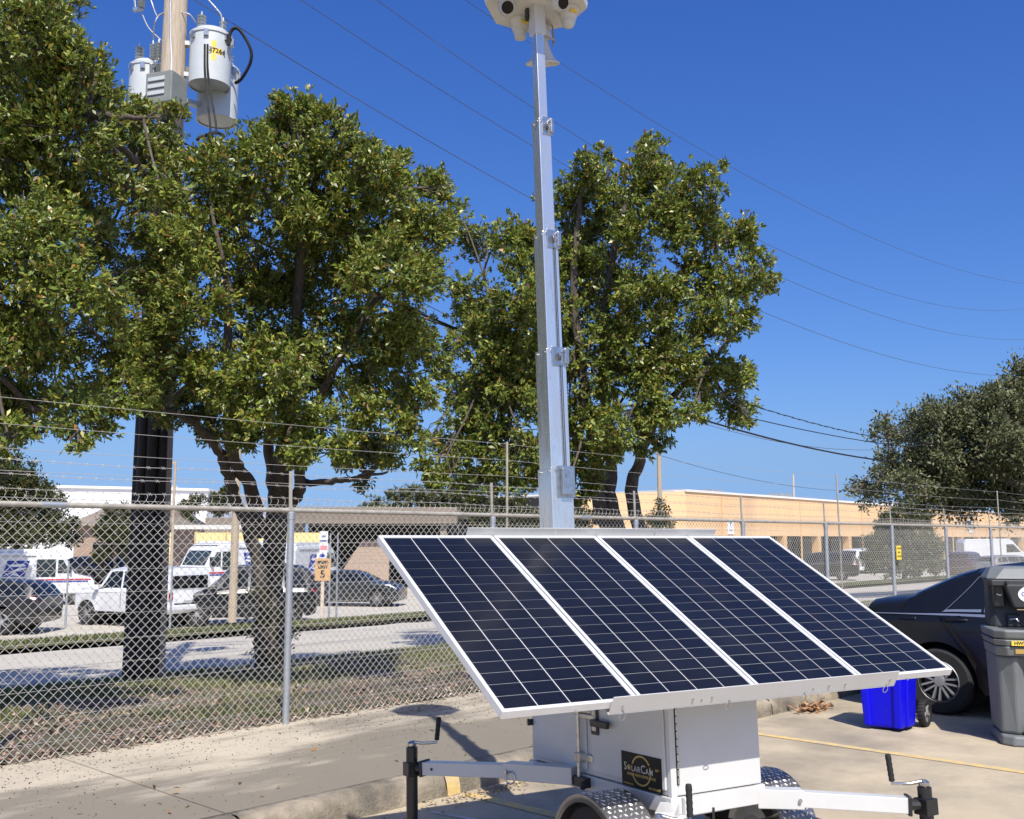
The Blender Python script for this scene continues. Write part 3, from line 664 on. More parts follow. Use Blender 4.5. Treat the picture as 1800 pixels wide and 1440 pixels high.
MB().tube([(-.275, .71, 5.03), (-.272, .72, 4.95), (-.262, .715, 4.90)], .006, 6).build('head_cable', M_black, tr, smooth=50)
# ------------------------------------------------------------------ utility pole and lines
M_pole = mat('pole_wood', (.56, .47, .36), .85, col2=(.38, .30, .22), scale=10, stretch=(7, 7, .35), bump=.5, bscale=30, col3=(.09, .065, .05), scale3=3.0, lo3=.62, hi3=.72)
M_can = mat('transformer_paint', (.58, .61, .61), .4, col2=(.50, .53, .53), scale=2.5, coat=.15)
M_porc = mat('porcelain', (.40, .42, .42), .25, coat=.4)
PP = fp(.83, 4.08, .06)
up = thing('utility_pole', 'wooden utility pole with three grey transformers rising behind the left tree', 'utility pole', PP)
MB().lathe([(.205, 0), (.19, 3), (.165, 6), (.142, 9), (.125, 11.6)], 28).build('pole', M_pole, up, smooth=40)
rt, fw_ = Vector((1, 0, 0)), Vector((0, 1, 0))
def insulator(c, h, r0, parent, n=5):
    pr = [(.012, 0)]
    for k in range(n):
        z = h * (k + .3) / n; pr += [(r0 * .5, z), (r0, z + h * .25 / n), (r0 * .5, z + h * .5 / n)]
    pr += [(.015, h), (.01, h + .05)]
    return MB().lathe(pr, 16, Matrix.Translation(c)).build('insulator', M_porc, parent, smooth=40)
def can(c, r, h, label=None):
    c = Vector(c); X = Matrix.Translation(c)
    o = MB().lathe([(r * .93, 0.0), (r, .0), (r, .02), (r, h - .06), (r * 1.05, h - .055), (r * 1.05, h - .02), (r * .98, h - .015), (r * .80, h + .035), (r * .3, h + .06), (0, h + .062)], 40, X, cap=False).build('transformer', M_can, up, smooth=40)
    MB().lathe([(0, .012), (r * .93, .012)], 40, X, cap=False).build('base_plate', M_can, o)
    insulator(c + Vector((-r * .45, -.05, h + .03)), .22, .06, o)
    insulator(c + Vector((r * .5, .05, h + .02)), .20, .05, o, 4)
    g = MB()
    for a in (-2.2, -1.5, -.5, .1): g.box(-.03, .03, r - .005, r + .03, h - .14, h - .05, X @ Matrix.Rotation(a - math.pi / 2, 4, 'Z'))
    g.build('lug', M_zinc, o, bevel=.004)
    return o
c1 = at(368, 153, 12.55) - PP; t1 = can(c1, .262, .70)
c2 = at(381, 214, 12.95) - PP; t2 = can(c2, .262, .74)
c3 = at(257, 198, 13.0) - PP; t3 = can(c3, .235, .64)
for c, r in ((c1, .26), (c2, .26), (c3, .23)):
    g = MB(); cc = Vector(c)
    for z in (.14, .56):
        d = Vector((cc.x, cc.y, 0)); d.normalize(); g.bar((0, 0, cc.z + z), tuple(Vector((cc.x, cc.y, cc.z + z)) - d * (r - .01)), .09, .06)
    g.build('mount_arm', M_galv, up, bevel=.004)
# painted number on the front transformer
q = Vector(c1)
def oncan(a, z): return basis((math.cos(a), math.sin(a), 0), (0, 0, 1), (math.sin(a), -math.cos(a), 0), (q.x + .2635 * math.sin(a), q.y - .2635 * math.cos(a), q.z + z))
text('number', '37264', .085, M_ink, t1, oncan(.60, .38), ext=.001, bold=.002)
g = MB()
for z, w in ((.47, .06), (.38, .14), (.29, .06)):
    for k in range(6):
        a0, a1 = .60 - w * 1.9 + w * 3.8 * k / 6, .60 - w * 1.9 + w * 3.8 * (k + 1) / 6
        if z != .38 : a0 -= .17; a1 -= .17
        f = lambda a, zz: (q.x + .2628 * math.sin(a), q.y - .2628 * math.cos(a), q.z + zz)
        g.add([f(a0, z - .042), f(a1, z - .042), f(a1, z + .042), f(a0, z + .042)], [(0, 1, 2, 3)])
g.build('number_plate', M_sy, t1, fix=False)
# loops and drops
def wire(name, pts, r, m, parent, n=6): return MB().tube([Vector(p) for p in pts], r, n).build(name, m, parent, smooth=60)
def curve(P, n=10):
    P = [Vector(p) for p in P]; out = []
    for i in range(len(P) - 1):
        a, b, c, d = P[max(i - 1, 0)], P[i], P[i + 1], P[min(i + 2, len(P) - 1)]
        for k in range(n):
            t = k / n; out.append(.5 * ((2 * b) + (c - a) * t + (2 * a - 5 * b + 4 * c - d) * t * t + (3 * b - a - 3 * c + d) * t ** 3))
    return out + [P[-1]]
def L(px, py, Y): return at(px, py, Y) - PP
wire('loop_cable', curve([L(402, 80, 12.4), L(406, 55, 12.4), L(420, 52, 12.4), L(440, 85, 12.45), L(440, 110, 12.5), L(425, 138, 12.6), L(414, 146, 12.7)]), .022, M_blackp, up)
wire('loop_cable', curve([L(345, 246, 12.6), L(362, 238, 12.6), L(380, 233, 12.7), L(395, 240, 12.8)]), .022, M_blackp, up)
for k in (0, 5): wire('drop_cable', curve([L(360 + k, 78, 12.27), L(360 + k, 120, 12.26), L(364 + k * 1.4, 170, 12.25), L(369 + k * 2, 215, 12.2), L(370 + k * 2, 245, 12.2)]), .014, M_blackp, up)
wire('jumper', curve([L(320, 22, 12.4), L(285, 24, 12.4), L(272, 42, 12.4), L(270, 76, 12.7)]), .009, M_thin, up)
wire('jumper', curve([L(320, 22, 12.4), L(334, 26, 12.4), L(344, 40, 12.5)]), .009, M_thin, up)
wire('jumper', curve([L(262, -10, 12.5), L(272, 20, 12.5), L(276, 28, 12.5)]), .009, M_thin, up)
wire('jumper', curve([L(249, 22, 12.6), L(262, 50, 12.6), L(290, 78, 12.6), L(296, 95, 12.6)]), .009, M_thin, up)
wire('jumper', curve([L(362, -5, 12.5), L(380, 15, 12.5), L(389, 28, 12.5), L(391, 55, 12.55)]), .010, M_thin, up)
wire('ground_wire', [L(300, -20, 12.35), L(299, 40, 12.35), L(301, 100, 12.35), L(298, 200, 12.3)], .012, M_galv, up)
# arresters / cut-outs left of the pole
for x, y, hh, rr in ((268, 106, .22, .045), (278, 106, .24, .045), (292, 122, .2, .045), (248, 12, .2, .05)): insulator(Vector(L(x, y, 12.55)), hh, rr, up, 6)
g = MB()
g.bar(L(236, -4, 12.6), L(238, 16, 12.6), .03, .03); g.bar(L(234, 18, 12.6), L(252, 14, 12.6), .05, .05); g.bar(L(266, 112, 12.55), L(266, 140, 12.6), .04, .04); g.bar(L(280, 112, 12.55), L(282, 135, 12.6), .07, .07)
g.build('cutout', M_zinc, up, bevel=.006)
# crossarm above
ca = MB(); z = 9.63; ca.box(-1.25, 1.25, -.16, -.06, z, z + .115); ca.build('crossarm', M_galv, up, bevel=.004)
for x in (-1.1, -.5, .9): insulator(Vector((x, -.11, z + .115)), .22, .06, up)
ca = MB(); ca.box(-1.25, 1.25, -.17, -.07, 10.9, 11.02); ca.build('crossarm', M_pole, up, bevel=.004)
# switch cabinet
cb = L(300, 188, 12.1); X = Matrix.Translation(Vector(cb)) @ Matrix.Rotation(R(-18), 4, 'Z')
k = MB().box(-.26, .12, -.16, .16, 0, .40, X).build('cabinet', mat('cabinet_grey', (.24, .25, .23), .45, col2=(.20, .21, .19), scale=6), up, bevel=.012)
g = MB()
for z in (.10, .19, .28): g.box(-.22, .02, -.175, -.1605, z, z + .05, X)
g.build('louvre', M_can, k, bevel=.005)
# conduits strapped to the lower pole, near black to stand for tree shade
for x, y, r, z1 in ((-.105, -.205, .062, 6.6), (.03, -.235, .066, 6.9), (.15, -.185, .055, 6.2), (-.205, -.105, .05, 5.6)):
    wire('shade_conduit', [(x, y, .0), (x * .9, y * .95, 3), (x * .78, y * .82, z1)], r, mat('conduit_shade', (.022, .018, .016), .7), up, 10)
# lines: each a parabola in the plane of the poles
NP = fp(40.5, 4.1, -.1)
p2 = thing('utility_pole', 'distant wooden utility pole standing beyond the oak at far right', 'utility pole', NP)
MB().lathe([(.2, 0), (.12, 13.2)], 16).build('pole', M_pole, p2, smooth=40)
MB().box(-1.2, 1.2, -.06, .06, 12.2, 12.35).build('crossarm', M_pole, p2)
def line(name, label, pts, r, m, t0=.83, t1=40.5, d=4.1, group=None, tw=0):
    a = np.polyfit([p[0] for p in pts], [p[1] for p in pts], 2); ts_ = np.linspace(t0, t1, 70)
    g = MB(); g.tube([Vector(fp(t, d, np.polyval(a, t))) for t in ts_], r, 6)
    if tw:
        for ph in (0, 2.1):
            g.tube([Vector(fp(t, d + tw * math.cos(t * 9 + ph), np.polyval(a, t) + tw * math.sin(t * 9 + ph))) for t in np.linspace(t0, t1, 900)], r * .8, 4)
    o = g.build(name, m, smooth=60); tag(o, label, 'cable', group); return o
M_line = mat('line_wire', (.10, .105, .115), .5, metal=.3)
G = 'overhead lines between the utility poles'
line('power_line', 'topmost thin power line passing right behind the camera head', [(6.02, 10.76), (14.17, 10.24), (21.9, 10.08), (35.5, 11.32)], .005, M_line, group=G)
line('power_line', 'second highest thin power line crossing behind the upper mast', [(4.13, 10.0), (7.84, 9.43), (10.5, 9.06), (15.85, 8.68), (35.3, 10.3)], .005, M_line, group=G)
line('power_line', 'third highest thin power line crossing the mast above the tree top', [(2.77, 9.45), (7.76, 8.68), (15.8, 8.03), (35.1, 9.1)], .005, M_line, group=G)
line('power_line', 'lowest thin power line leaving the utility pole top beside the transformer', [(1.17, 8.8), (3.51, 8.34), (5.85, 7.95), (7.81, 7.64), (15.5, 7.05), (31.1, 7.28)], .006, M_line, group=G)
G = 'black cables below the power lines'
line('cable', 'thickest black cable sagging lowest towards the oak at right', [(11.64, 4.36), (18.19, 3.92), (27.24, 4.0)], .021, M_black, d=4.1, group=G)
line('cable', 'twisted black cable highest of the three entering the oak', [(15.1, 4.73), (17.8, 4.57), (24.0, 4.49)], .007, M_black, group=G, tw=.014)
line('cable', 'thin slack cable dipping between the two lowest black cables', [(11.98, 4.25), (16.2, 3.98), (21.9, 4.15)], .006, M_line, group=G)
line('cable', 'faint lowest wire just above the beige roof', [(11.74, 3.35), (14.9, 3.06), (19.7, 2.95)], .005, M_line, group=G)
line('cable', 'plain black cable between the twisted one and the thickest one', [(15.1, 4.43), (20.3, 4.32), (25.7, 4.4)], .012, M_black, group=G)

# ------------------------------------------------------------------ trees
M_leaf = mat('glossy_leaf', (.05, .07, .015), .40, attr='tint', trans=.24, spec=.5)
M_leaf2 = mat('small_leaf', (.04, .05, .015), .5, attr='tint', trans=.2, spec=.4)
M_bark = mat('bark', (.15, .125, .10), .9, col2=(.07, .056, .045), scale=7, stretch=(5, 5, 1), bump=1.0, bscale=22, col3=(.27, .25, .22), scale3=2.5, lo3=.62, hi3=.70)
GREENS = ([(.175, .225, .036), (.115, .168, .030), (.24, .265, .042), (.34, .31, .05), (.28, .15, .03), (.17, .07, .03), (.14, .11, .045)], [.34, .28, .21, .09, .025, .01, .045])
OAKS = ([(.115, .130, .052), (.080, .098, .040), (.155, .158, .075), (.20, .185, .10)], [.4, .3, .2, .1])
def foliage(C, O, per, size, wr, spread):
    """tufts of leaves: C centres, O outward unit vectors -> quads"""
    n = len(C); C = np.repeat(C, per, 0); O = np.repeat(O, per, 0); m = n * per
    d = O * .75 + rng.normal(0, .62, (m, 3)) + np.array([0, 0, .18]); d /= np.linalg.norm(d, axis=1)[:, None]
    l = size * rng.uniform(.45, 1.4, m)[:, None]
    s = np.cross(d, rng.normal(0, 1, (m, 3)) * .55 + np.array([0, -.25, .55]) + O * .7); s /= np.linalg.norm(s, axis=1)[:, None] + 1e-9
    nn = np.cross(s, d)
    b = C + rng.normal(0, spread, (m, 3)); w = l * wr * .5
    mid = b + d * l * .55
    V = np.stack([b, mid + s * w + nn * l * .09, b + d * l - nn * l * .06, mid - s * w + nn * l * .09], 1).reshape(-1, 3)
    return V, np.arange(4 * m).reshape(-1, 4)
def lobes_at(Ls, Y, depth=.8, yj=.8):
    out = []
    for l in Ls:
        px, py, r = l[:3]; y = l[3] + random.uniform(-.15, .15) if len(l) > 3 else Y + random.uniform(-yj, yj); rr = r / 1800 * y
        out.append((at(px, py, y), rr))
    return out
def tree(name, label, base, lobes, trunks, twig=.012, dens=1.0, per=9, size=.09, wr=.40, cols=GREENS, leafm=None, group=None, cat='tree', shell=.55, limb=True, lr=.035, spread=.02, ragged=.13):
    base = np.array(base, float); t = thing(name, label, cat, base, group=group)
    Cs = []; Os = []; cc = np.mean([c for c, r in lobes], 0)
    for c, r in lobes:
        n = int(dens * 330 * (r / .5) ** 2.2) + 5
        v = rng.normal(0, 1, (n, 3)); v /= np.linalg.norm(v, axis=1)[:, None]
        rad = rng.uniform(0, 1, n) ** shell * (1 + rng.normal(0, .10, n))
        # most tufts gather in small clumps towards the outside of the lobe
        ns = int(7 * (r / .5) ** 1.6) + 4; sv = rng.normal(0, 1, (ns, 3)); sv /= np.linalg.norm(sv, axis=1)[:, None]
        sc = sv * (rng.uniform(.30, 1.0, ns) ** .55)[:, None]; own = rng.integers(0, ns, n); inc = rng.uniform(0, 1, n) < .74
        q = sc[own] + rng.normal(0, 1, (n, 3)) * (min(.17, .40 * r) / r * .62); ql = np.linalg.norm(q, axis=1)
        rad = np.where(inc, ql, rad); v = np.where(inc[:, None], q / ql[:, None], v)
        # ragged: push out some sprays
        sp = (rng.uniform(0, 1, n) < ragged) & ~inc; rad[sp] *= rng.uniform(1.05, 1.42 + ragged, sp.sum())
        p = c + v * rad[:, None] * r * np.array([1, 1, .88])
        o = v * .8 + (p - cc) / (np.linalg.norm(p - cc, axis=1)[:, None] + 1e-6) * .6; o /= np.linalg.norm(o, axis=1)[:, None]
        Cs.append(p); Os.append(o)
    V, F = foliage(np.concatenate(Cs) - base, np.concatenate(Os), per, size, wr, spread)
    npmesh('crown', V, F, leafm or M_leaf, t, colors=pick(len(F), *cols))
    tips = []
    g = MB()
    for path, r0, r1 in trunks:
        P = curve([Vector(np.array(p) - base) for p in path], 7); n = len(P)
        P = [p + Vector(rng.normal(0, .012, 3)) for p in P]
        g.tube(P, [r0 + (r1 - r0) * i / (n - 1) for i in range(n)], 12); tips.append((P[-1], r1)); tips.append((P[int(n * .7)], (r0 + 2 * r1) / 3))
    g.build('trunk', M_bark, t, smooth=60)
    if limb:
        for c, r in lobes:
            c_ = Vector(np.array(c) - base); s_, r1 = min(tips, key=lambda q: (q[0] - c_).length)
            if (s_ - c_).length < .25: continue
            h = MB(); m = s_.lerp(c_, .5) + Vector(rng.normal(0, .12, 3)) + Vector((0, 0, .08)); q = min(lr, r1 * .8)
            h.tube(curve([s_, m, c_], 5), [q * (1 - .75 * i / 10) for i in range(11)], 6)
            for k in range(7):
                v = Vector(rng.normal(0, 1, 3)).normalized() * r * .95; a = s_.lerp(c_, random.uniform(.6, 1))
                h.tube([a, a.lerp(c_ + v, .5) + Vector(rng.normal(0, .04, 3)), c_ + v], [q * .30, twig * .6, twig * .3], 4)
            h.build('branch', M_bark, t, smooth=60)
    return t
# tree B: multi-stem tree left of the mast
bB = fp(2.16, 3.45, .09); YB = 10.9
LB = [(600, 780, 34), (540, 790, 30), (660, 800, 34), (705, 760, 36), (740, 690, 34), (640, 850, 14), (380, 750, 34), (430, 770, 28), (500, 770, 30), (770, 640, 26), (790, 370, 22), (500, 185, 20), (545, 185, 18), (652, 255, 15), (700, 275, 18), (500, 225, 55), (530, 200, 32), (470, 250, 50), (585, 258, 52), (555, 212, 34), (665, 285, 36), (600, 215, 26), (690, 300, 42), (420, 285, 70), (360, 310, 60), (540, 350, 100), (660, 370, 85), (738, 340, 48), (770, 330, 24), (748, 410, 52), (780, 400, 22), (420, 420, 95), (320, 420, 62), (560, 470, 105), (680, 500, 88), (745, 490, 45), (450, 560, 100), (345, 540, 75), (590, 610, 95), (690, 620, 70), (730, 590, 40), (480, 670, 80), (380, 660, 70), (620, 715, 52), (700, 700, 42), (560, 745, 45), (310, 640, 55), (330, 720, 45), (650, 770, 30), (440, 730, 50), (690, 800, 22), (600, 800, 26), (520, 800, 22)]
Y0 = bB[1]
tB = [([bB, at(474, 1100, Y0), at(478, 1000, Y0), at(490, 880, Y0 - .2), at(505, 760, YB + 1.0), at(520, 600, YB + .5), at(530, 400, YB)], .21, .04),
      ([at(468, 1090, Y0), at(458, 1010, Y0 - .2), at(436, 930, Y0 - .4), at(415, 880, Y0 - .6), at(400, 830, YB + .9), at(375, 780, YB + .4), at(330, 735, YB), at(290, 720, YB - .2)], .10, .03),
      ([at(455, 940, Y0 - .2), at(440, 860, Y0 - .4), at(410, 800, YB + .6), at(400, 700, YB + .2), at(400, 500, YB)], .10, .04),
      ([at(478, 960, Y0), at(480, 860, Y0 + .2), at(472, 760, YB + 1.2), at(470, 640, YB + .8)], .10, .04),
      ([at(490, 900, Y0), at(525, 865, Y0 - .3), at(530, 800, YB + .8), at(560, 700, YB + .5), at(640, 560, YB)], .09, .03),
      ([at(532, 850, Y0 - .3), at(590, 845, YB + .8), at(640, 838, YB + .6), at(670, 815, YB + .4)], .045, .015)]
tree('broadleaf_tree', 'multi-stemmed glossy-leaved tree in front of the utility pole, left of the mast', bB, lobes_at(LB, YB, yj=.9), tB, dens=1.55, per=13, size=.064, group='glossy-leaved trees behind the fence')
# leafy suckers round its foot, the shade there put into their leaf colours
tree('sprouting_shrub', 'dark leafy suckers growing round the foot of the multi-stemmed tree', bB + np.array([.05, -.25, 0]), lobes_at([(462, 1040, 24), (488, 1075, 26), (455, 1105, 24), (500, 1110, 20), (470, 1140, 26), (445, 1150, 18), (505, 1150, 18), (480, 1000, 20)], Y0 - .12, yj=.12),
     [([bB + np.array([.05, -.25, 0]), at(480, 1080, Y0 - .25), at(485, 1000, Y0 - .25)], .04, .02)], dens=1.0, size=.05, cols=([(.05, .06, .02), (.035, .045, .015), (.08, .08, .03), (.06, .05, .03)], [.4, .3, .15, .15]), cat='shrub', limb=False)
# tree A: at the left edge, its trunk out of the picture
bA = fp(-4.4, 2.9, .1); YA = 8.6
LA = [(20, 20, 95), (70, 60, 55), (110, 110, 60), (150, 110, 35), (60, 160, 95), (170, 175, 62, 9.4), (215, 185, 42, 10), (120, 240, 85), (215, 260, 62, 10), (260, 215, 35, 10.3), (285, 255, 38, 10.4), (270, 300, 44, 10.4), (290, 370, 42, 10.6), (275, 440, 50, 10.6), (285, 520, 50, 10.6), (270, 600, 52, 10.6), (20, 300, 105), (140, 340, 85), (60, 420, 100), (190, 410, 62, 9.8), (235, 350, 45, 10.2), (20, 540, 105), (130, 520, 80), (215, 490, 55, 10), (80, 640, 88), (190, 610, 66, 9.8), (250, 585, 42, 10.4), (20, 700, 60), (130, 715, 52), (215, 690, 48), (170, 755, 26), (140, 775, 20), (250, 705, 34, 10.3), (225, 660, 50, 10), (-110, 60, 200), (-120, 330, 220), (-120, 600, 190), (55, 745, 30), (15, 770, 34), (285, 330, 32), (95, 5, 45), (310, 205, 22)]
tA = [([bA, bA + np.array([.2, 0, 1.2]), bA + np.array([.5, -.2, 2.6]), at(-150, 380, YA), at(-60, 150, YA)], .2, .05),
      ([bA + np.array([.3, 0, 1.6]), at(-90, 640, YA + .4), at(30, 560, YA), at(120, 520, YA)], .11, .03), ([bA + np.array([.3, 0, 1.9]), at(-80, 740, YA), at(40, 720, YA), at(130, 700, YA)], .08, .02),
      ([at(-130, 500, YA), at(0, 300, YA), at(130, 210, YA), at(250, 210, YA)], .08, .02)]
tree('broadleaf_tree', 'large glossy-leaved tree cut off by the left edge of the picture', bA, lobes_at(LA, YA, yj=.9), tA, dens=1.65, per=13, size=.057, group='glossy-leaved trees behind the fence')
# tree C: behind the mast
bC = fp(9.6, 3.2, .1); YC = 15.6
LC = [(1150, 262, 30), (1150, 295, 40), (1110, 320, 48), (1185, 335, 50), (1245, 320, 32), (1262, 300, 16), (1040, 300, 36), (1060, 275, 18), (1000, 345, 42), (1060, 380, 75), (1150, 400, 70), (1225, 400, 55), (1285, 420, 42), (1315, 400, 22), (1322, 480, 42), (1355, 500, 18), (1250, 490, 60), (985, 430, 70), (905, 430, 48), (845, 420, 40), (810, 400, 20), (930, 520, 80), (840, 520, 52), (1030, 510, 95), (1130, 530, 85), (1290, 560, 42), (1220, 580, 48), (860, 605, 66), (800, 605, 26), (950, 640, 88), (1065, 640, 85), (1170, 630, 62), (1250, 670, 56), (1300, 660, 26), (1290, 715, 34), (1315, 735, 15), (1150, 715, 52), (880, 705, 70), (812, 685, 36), (1000, 740, 62), (1090, 750, 42), (805, 780, 40), (870, 790, 50), (755, 775, 20), (915, 860, 28), (850, 850, 34), (1215, 725, 26), (1165, 775, 18), (1020, 810, 45), (960, 810, 45), (1062, 800, 34), (1010, 862, 28), (985, 880, 22), (1120, 770, 30), (1040, 850, 20), (770, 830, 34), (800, 840, 36), (850, 760, 55), (930, 800, 50), (900, 660, 70)]
YC0 = bC[1]
tC = [([bC, at(1058, 900, YC0), at(1050, 820, YC0 - .4), at(1030, 700, YC + .5), at(1010, 520, YC), at(1020, 350, YC)], .16, .035),
      ([bC + np.array([.2, 0, .2]), at(1078, 900, YC0), at(1075, 800, YC0), at(1060, 640, YC + .4), at(1080, 430, YC), at(1120, 300, YC)], .15, .03),
      ([bC + np.array([.5, 0, .1]), at(1112, 880, YC0), at(1125, 810, YC0 - .2), at(1145, 720, YC + .6), at(1175, 560, YC), at(1230, 400, YC)], .14, .03),
      ([at(1130, 790, YC0), at(1180, 700, YC + .3), at(1245, 640, YC), at(1290, 590, YC)], .07, .02), ([at(1045, 790, YC0), at(960, 720, YC + .4), at(880, 600, YC), at(850, 480, YC)], .08, .02),
      ([at(1170, 600, YC), at(1200, 500, YC - .2), at(1250, 430, YC - .3), at(1300, 430, YC)], .05, .015)]
tree('broadleaf_tree', 'airy glossy-leaved tree with lopsided crown standing behind the mast', bC, lobes_at(LC, YC, yj=1.1), tC, dens=.92, per=13, size=.078, group='glossy-leaved trees behind the fence')
# oak at right
bO = np.array([19.5, 33.5, -.9]); YO = 32
LO = [(1500, 860, 7), (1520, 880, 9), (1548, 830, 10), (1535, 765, 8), (1560, 742, 9), (1600, 735, 12), (1640, 722, 16), (1800, 705, 48), (1735, 708, 36), (1690, 722, 38), (1650, 745, 40), (1760, 760, 80), (1690, 790, 60), (1610, 770, 30), (1575, 765, 18), (1640, 800, 40), (1590, 815, 28), (1560, 805, 16), (1650, 850, 50), (1600, 855, 30), (1560, 860, 22), (1535, 862, 14), (1740, 840, 70), (1790, 860, 50), (1620, 885, 22), (1680, 880, 36), (1850, 735, 88), (1880, 820, 120), (1800, 660, 35), (1775, 905, 14), (1515, 850, 10), (1545, 745, 10), (1910, 725, 95)]
tree('oak_tree', 'dark spreading live oak overhanging the street at the right edge', bO, lobes_at(LO, YO, yj=1.5), [([bO, bO + np.array([0, 0, 2]), at(1850, 800, YO), at(1830, 720, YO)], .4, .12), ([bO + np.array([0, 0, 2.2]), at(1760, 840, YO), at(1650, 830, YO), at(1560, 830, YO)], .2, .04), ([at(1850, 820, YO), at(1740, 760, YO), at(1640, 760, YO)], .15, .03)],
     dens=.34, per=11, size=.135, wr=.42, cols=OAKS, leafm=M_leaf2, spread=.11, ragged=.38, lr=.07, twig=.02)
# ------------------------------------------------------------------ vehicles
def paint(name, c, rough=.28, coat=.7, metal=0.): return mat('paint_' + name, c, rough, metal=metal, coat=coat, col2=tuple(x * .85 for x in c), scale=1.5)
M_lamp = mat('clear_lamp', (.75, .76, .78), .12, coat=.6); M_tail = mat('tail_lamp', (.28, .012, .012), .15, coat=.6)
M_red = mat('red_stripe', (.45, .03, .05), .4); M_blue = mat('emblem_blue', (.015, .045, .28), .4); M_plain = mat('flat_white', (.8, .8, .8), .4)
class Loft:
    """car body: stations (x, zb, zbelt, ztop, wb, wbelt, wtop), wheels cut as arches"""
    def __init__(s, st, wheels, arch): s.st = np.array(st, float); s.wh = wheels; s.ar = arch
    def sec(s, x):
        f = [np.interp(x, s.st[:, 0], s.st[:, k]) for k in range(1, 7)]; zb, ze, zt, wb, we, wt = f; a = zb
        for xw, zw, in s.wh:
            q = s.ar ** 2 - (x - xw) ** 2
            if q > 0: a = max(a, zw + math.sqrt(q))
        zm = zb + (ze - zb) * .55
        return np.array([(0, max(zb, a - .05)), (wb * .90, max(zb, a)), (wb, max(zb + .05, a)), (we, max(zm, a + .02)), (we * .995, max(ze - .06, a + .03)), (we * .955, max(ze, a + .04)), (wt, max(zt - .05, a + .05)), (wt * .80, max(zt - .006, a + .06)), (0, max(zt + .012, a + .07))])
    def at(s, x, u):
        sg = 1 if u >= 0 else -1; p = 8 - abs(u); i = min(int(p), 7); q = s.sec(x); v = q[i] * (1 - (p - i)) + q[i + 1] * (p - i)
        return Vector((x, sg * v[0], v[1]))
    def body(s, m, parent, name='body', smooth=28):
        xs = set(np.round(s.st[:, 0], 4)) | set(np.round(np.linspace(s.st[0, 0], s.st[-1, 0], 26), 4))
        for xw, zw in s.wh:
            for k in range(-8, 9): xs.add(round(xw + s.ar * math.sin(k / 8 * math.pi / 2) * .9999, 4))
        xs = sorted(xs); vs = []; fs = []; us = list(range(-8, 9))
        for x in xs:
            for u in us: vs.append(s.at(x, u))
        n = len(us)
        for i in range(len(xs) - 1):
            for k in range(n - 1): fs.append((i * n + k, i * n + k + 1, (i + 1) * n + k + 1, (i + 1) * n + k))
        fs.append(tuple(range(n))); fs.append(tuple((len(xs) - 1) * n + k for k in reversed(range(n))))
        return MB().add(vs, fs).build(name, m, parent, smooth=smooth)
    def patch(s, name, m, parent, xb, xt, u0, u1, off=.006, nx=6, nu=3, both=False, thick=.0, mb=None, build=True, edge0=None):
        """surface piece: xb=(x0,x1) along its u0 edge, xt=(x0,x1) along its u1 edge"""
        g = mb or MB()
        for sg in ((1, -1) if both else (1,)):
            vs = []
            for j in range(nu + 1):
                q = j / nu; x0 = xb[0] + (xt[0] - xb[0]) * q; x1 = xb[1] + (xt[1] - xb[1]) * q; u = u0 + (u1 - u0) * q
                if edge0: x0 = float(np.interp(q, np.linspace(0, 1, len(edge0)), edge0))
                for i in range(nx + 1):
                    x = x0 + (x1 - x0) * i / nx; p = s.at(x, u * sg); e = .01
                    du = s.at(x, u * sg + e) - s.at(x, u * sg - e); dx = s.at(x + e, u * sg) - s.at(x - e, u * sg); nrm = dx.cross(du)
                    if nrm.length > 1e-9: nrm.normalize()
                    if nrm.dot(Vector((0, p.y, p.z - .7))) < 0: nrm = -nrm
                    vs.append(p + nrm * off)
            w = nx + 1; g.add(vs, [(j * w + i, j * w + i + 1, (j + 1) * w + i + 1, (j + 1) * w + i) for j in range(nu) for i in range(nx)])
        if not build: return g
        for q in (g.islands() if both else [g]):
            o = q.build(name, m, parent, smooth=40, one=True)
            if thick:
                so = o.modifiers.new('thickness', 'SOLIDIFY'); so.thickness = thick; so.offset = 0; bv = o.modifiers.new('bevel', 'BEVEL'); bv.width = .003; bv.segments = 2; bv.limit_method = 'ANGLE'
        return o
def wheels(t, xs, hw, r, w=.2, rimr=.62, rim_m=None, spokes=7, z=None):
    for x in xs:
        for sg in (-1, 1):
            X = Matrix.Translation((x, sg * (hw - w / 2), r if z is None else z)) @ Matrix.Rotation(R(90) * -sg, 4, 'X'); h = w / 2; k = r * rimr
            o = MB().lathe([(k, -h), (r * .9, -h), (r * .975, -h * .8), (r, -h * .45), (r, h * .45), (r * .975, h * .8), (r * .9, h), (k, h * .96)], 36, X, cap=False).build('wheel', M_tyre, t, smooth=30)
            g = MB(); g.lathe([(k + .006, h * .95), (k - .008, h * 1.0), (k - .016, h * .86), (k - .02, h * .3), (0, h * .28)], 36, X, cap=False)
            g.build('rim_barrel', M_black, o, smooth=40)
            g = MB(); g.lathe([(k + .003, h * .955), (k - .003, h * 1.0), (k - .012, h * .9)], 36, X, cap=False)
            g.lathe([(k * .30, h * .42), (k * .26, h * .80), (k * .12, h * .86), (0, h * .84)], 24, X, cap=False)
            for q in range(spokes):
                a = 2 * math.pi * q / spokes; Y = X @ Matrix.Rotation(a, 4, 'Z')
                for off in (-.018, .018):
                    g.hexa([(k * .22, off - .012, h * .35), (k * .97, off * 1.9 - .012, h * .40), (k * .97, off * 1.9 + .012, h * .40), (k * .22, off + .012, h * .35)],
                           [(k * .22, off - .008, h * .76), (k * .97, off * 1.9 - .008, h * .88), (k * .97, off * 1.9 + .008, h * .88), (k * .22, off + .008, h * .76)], Y)
            g.build('rim', rim_m or M_rim, o, smooth=35)
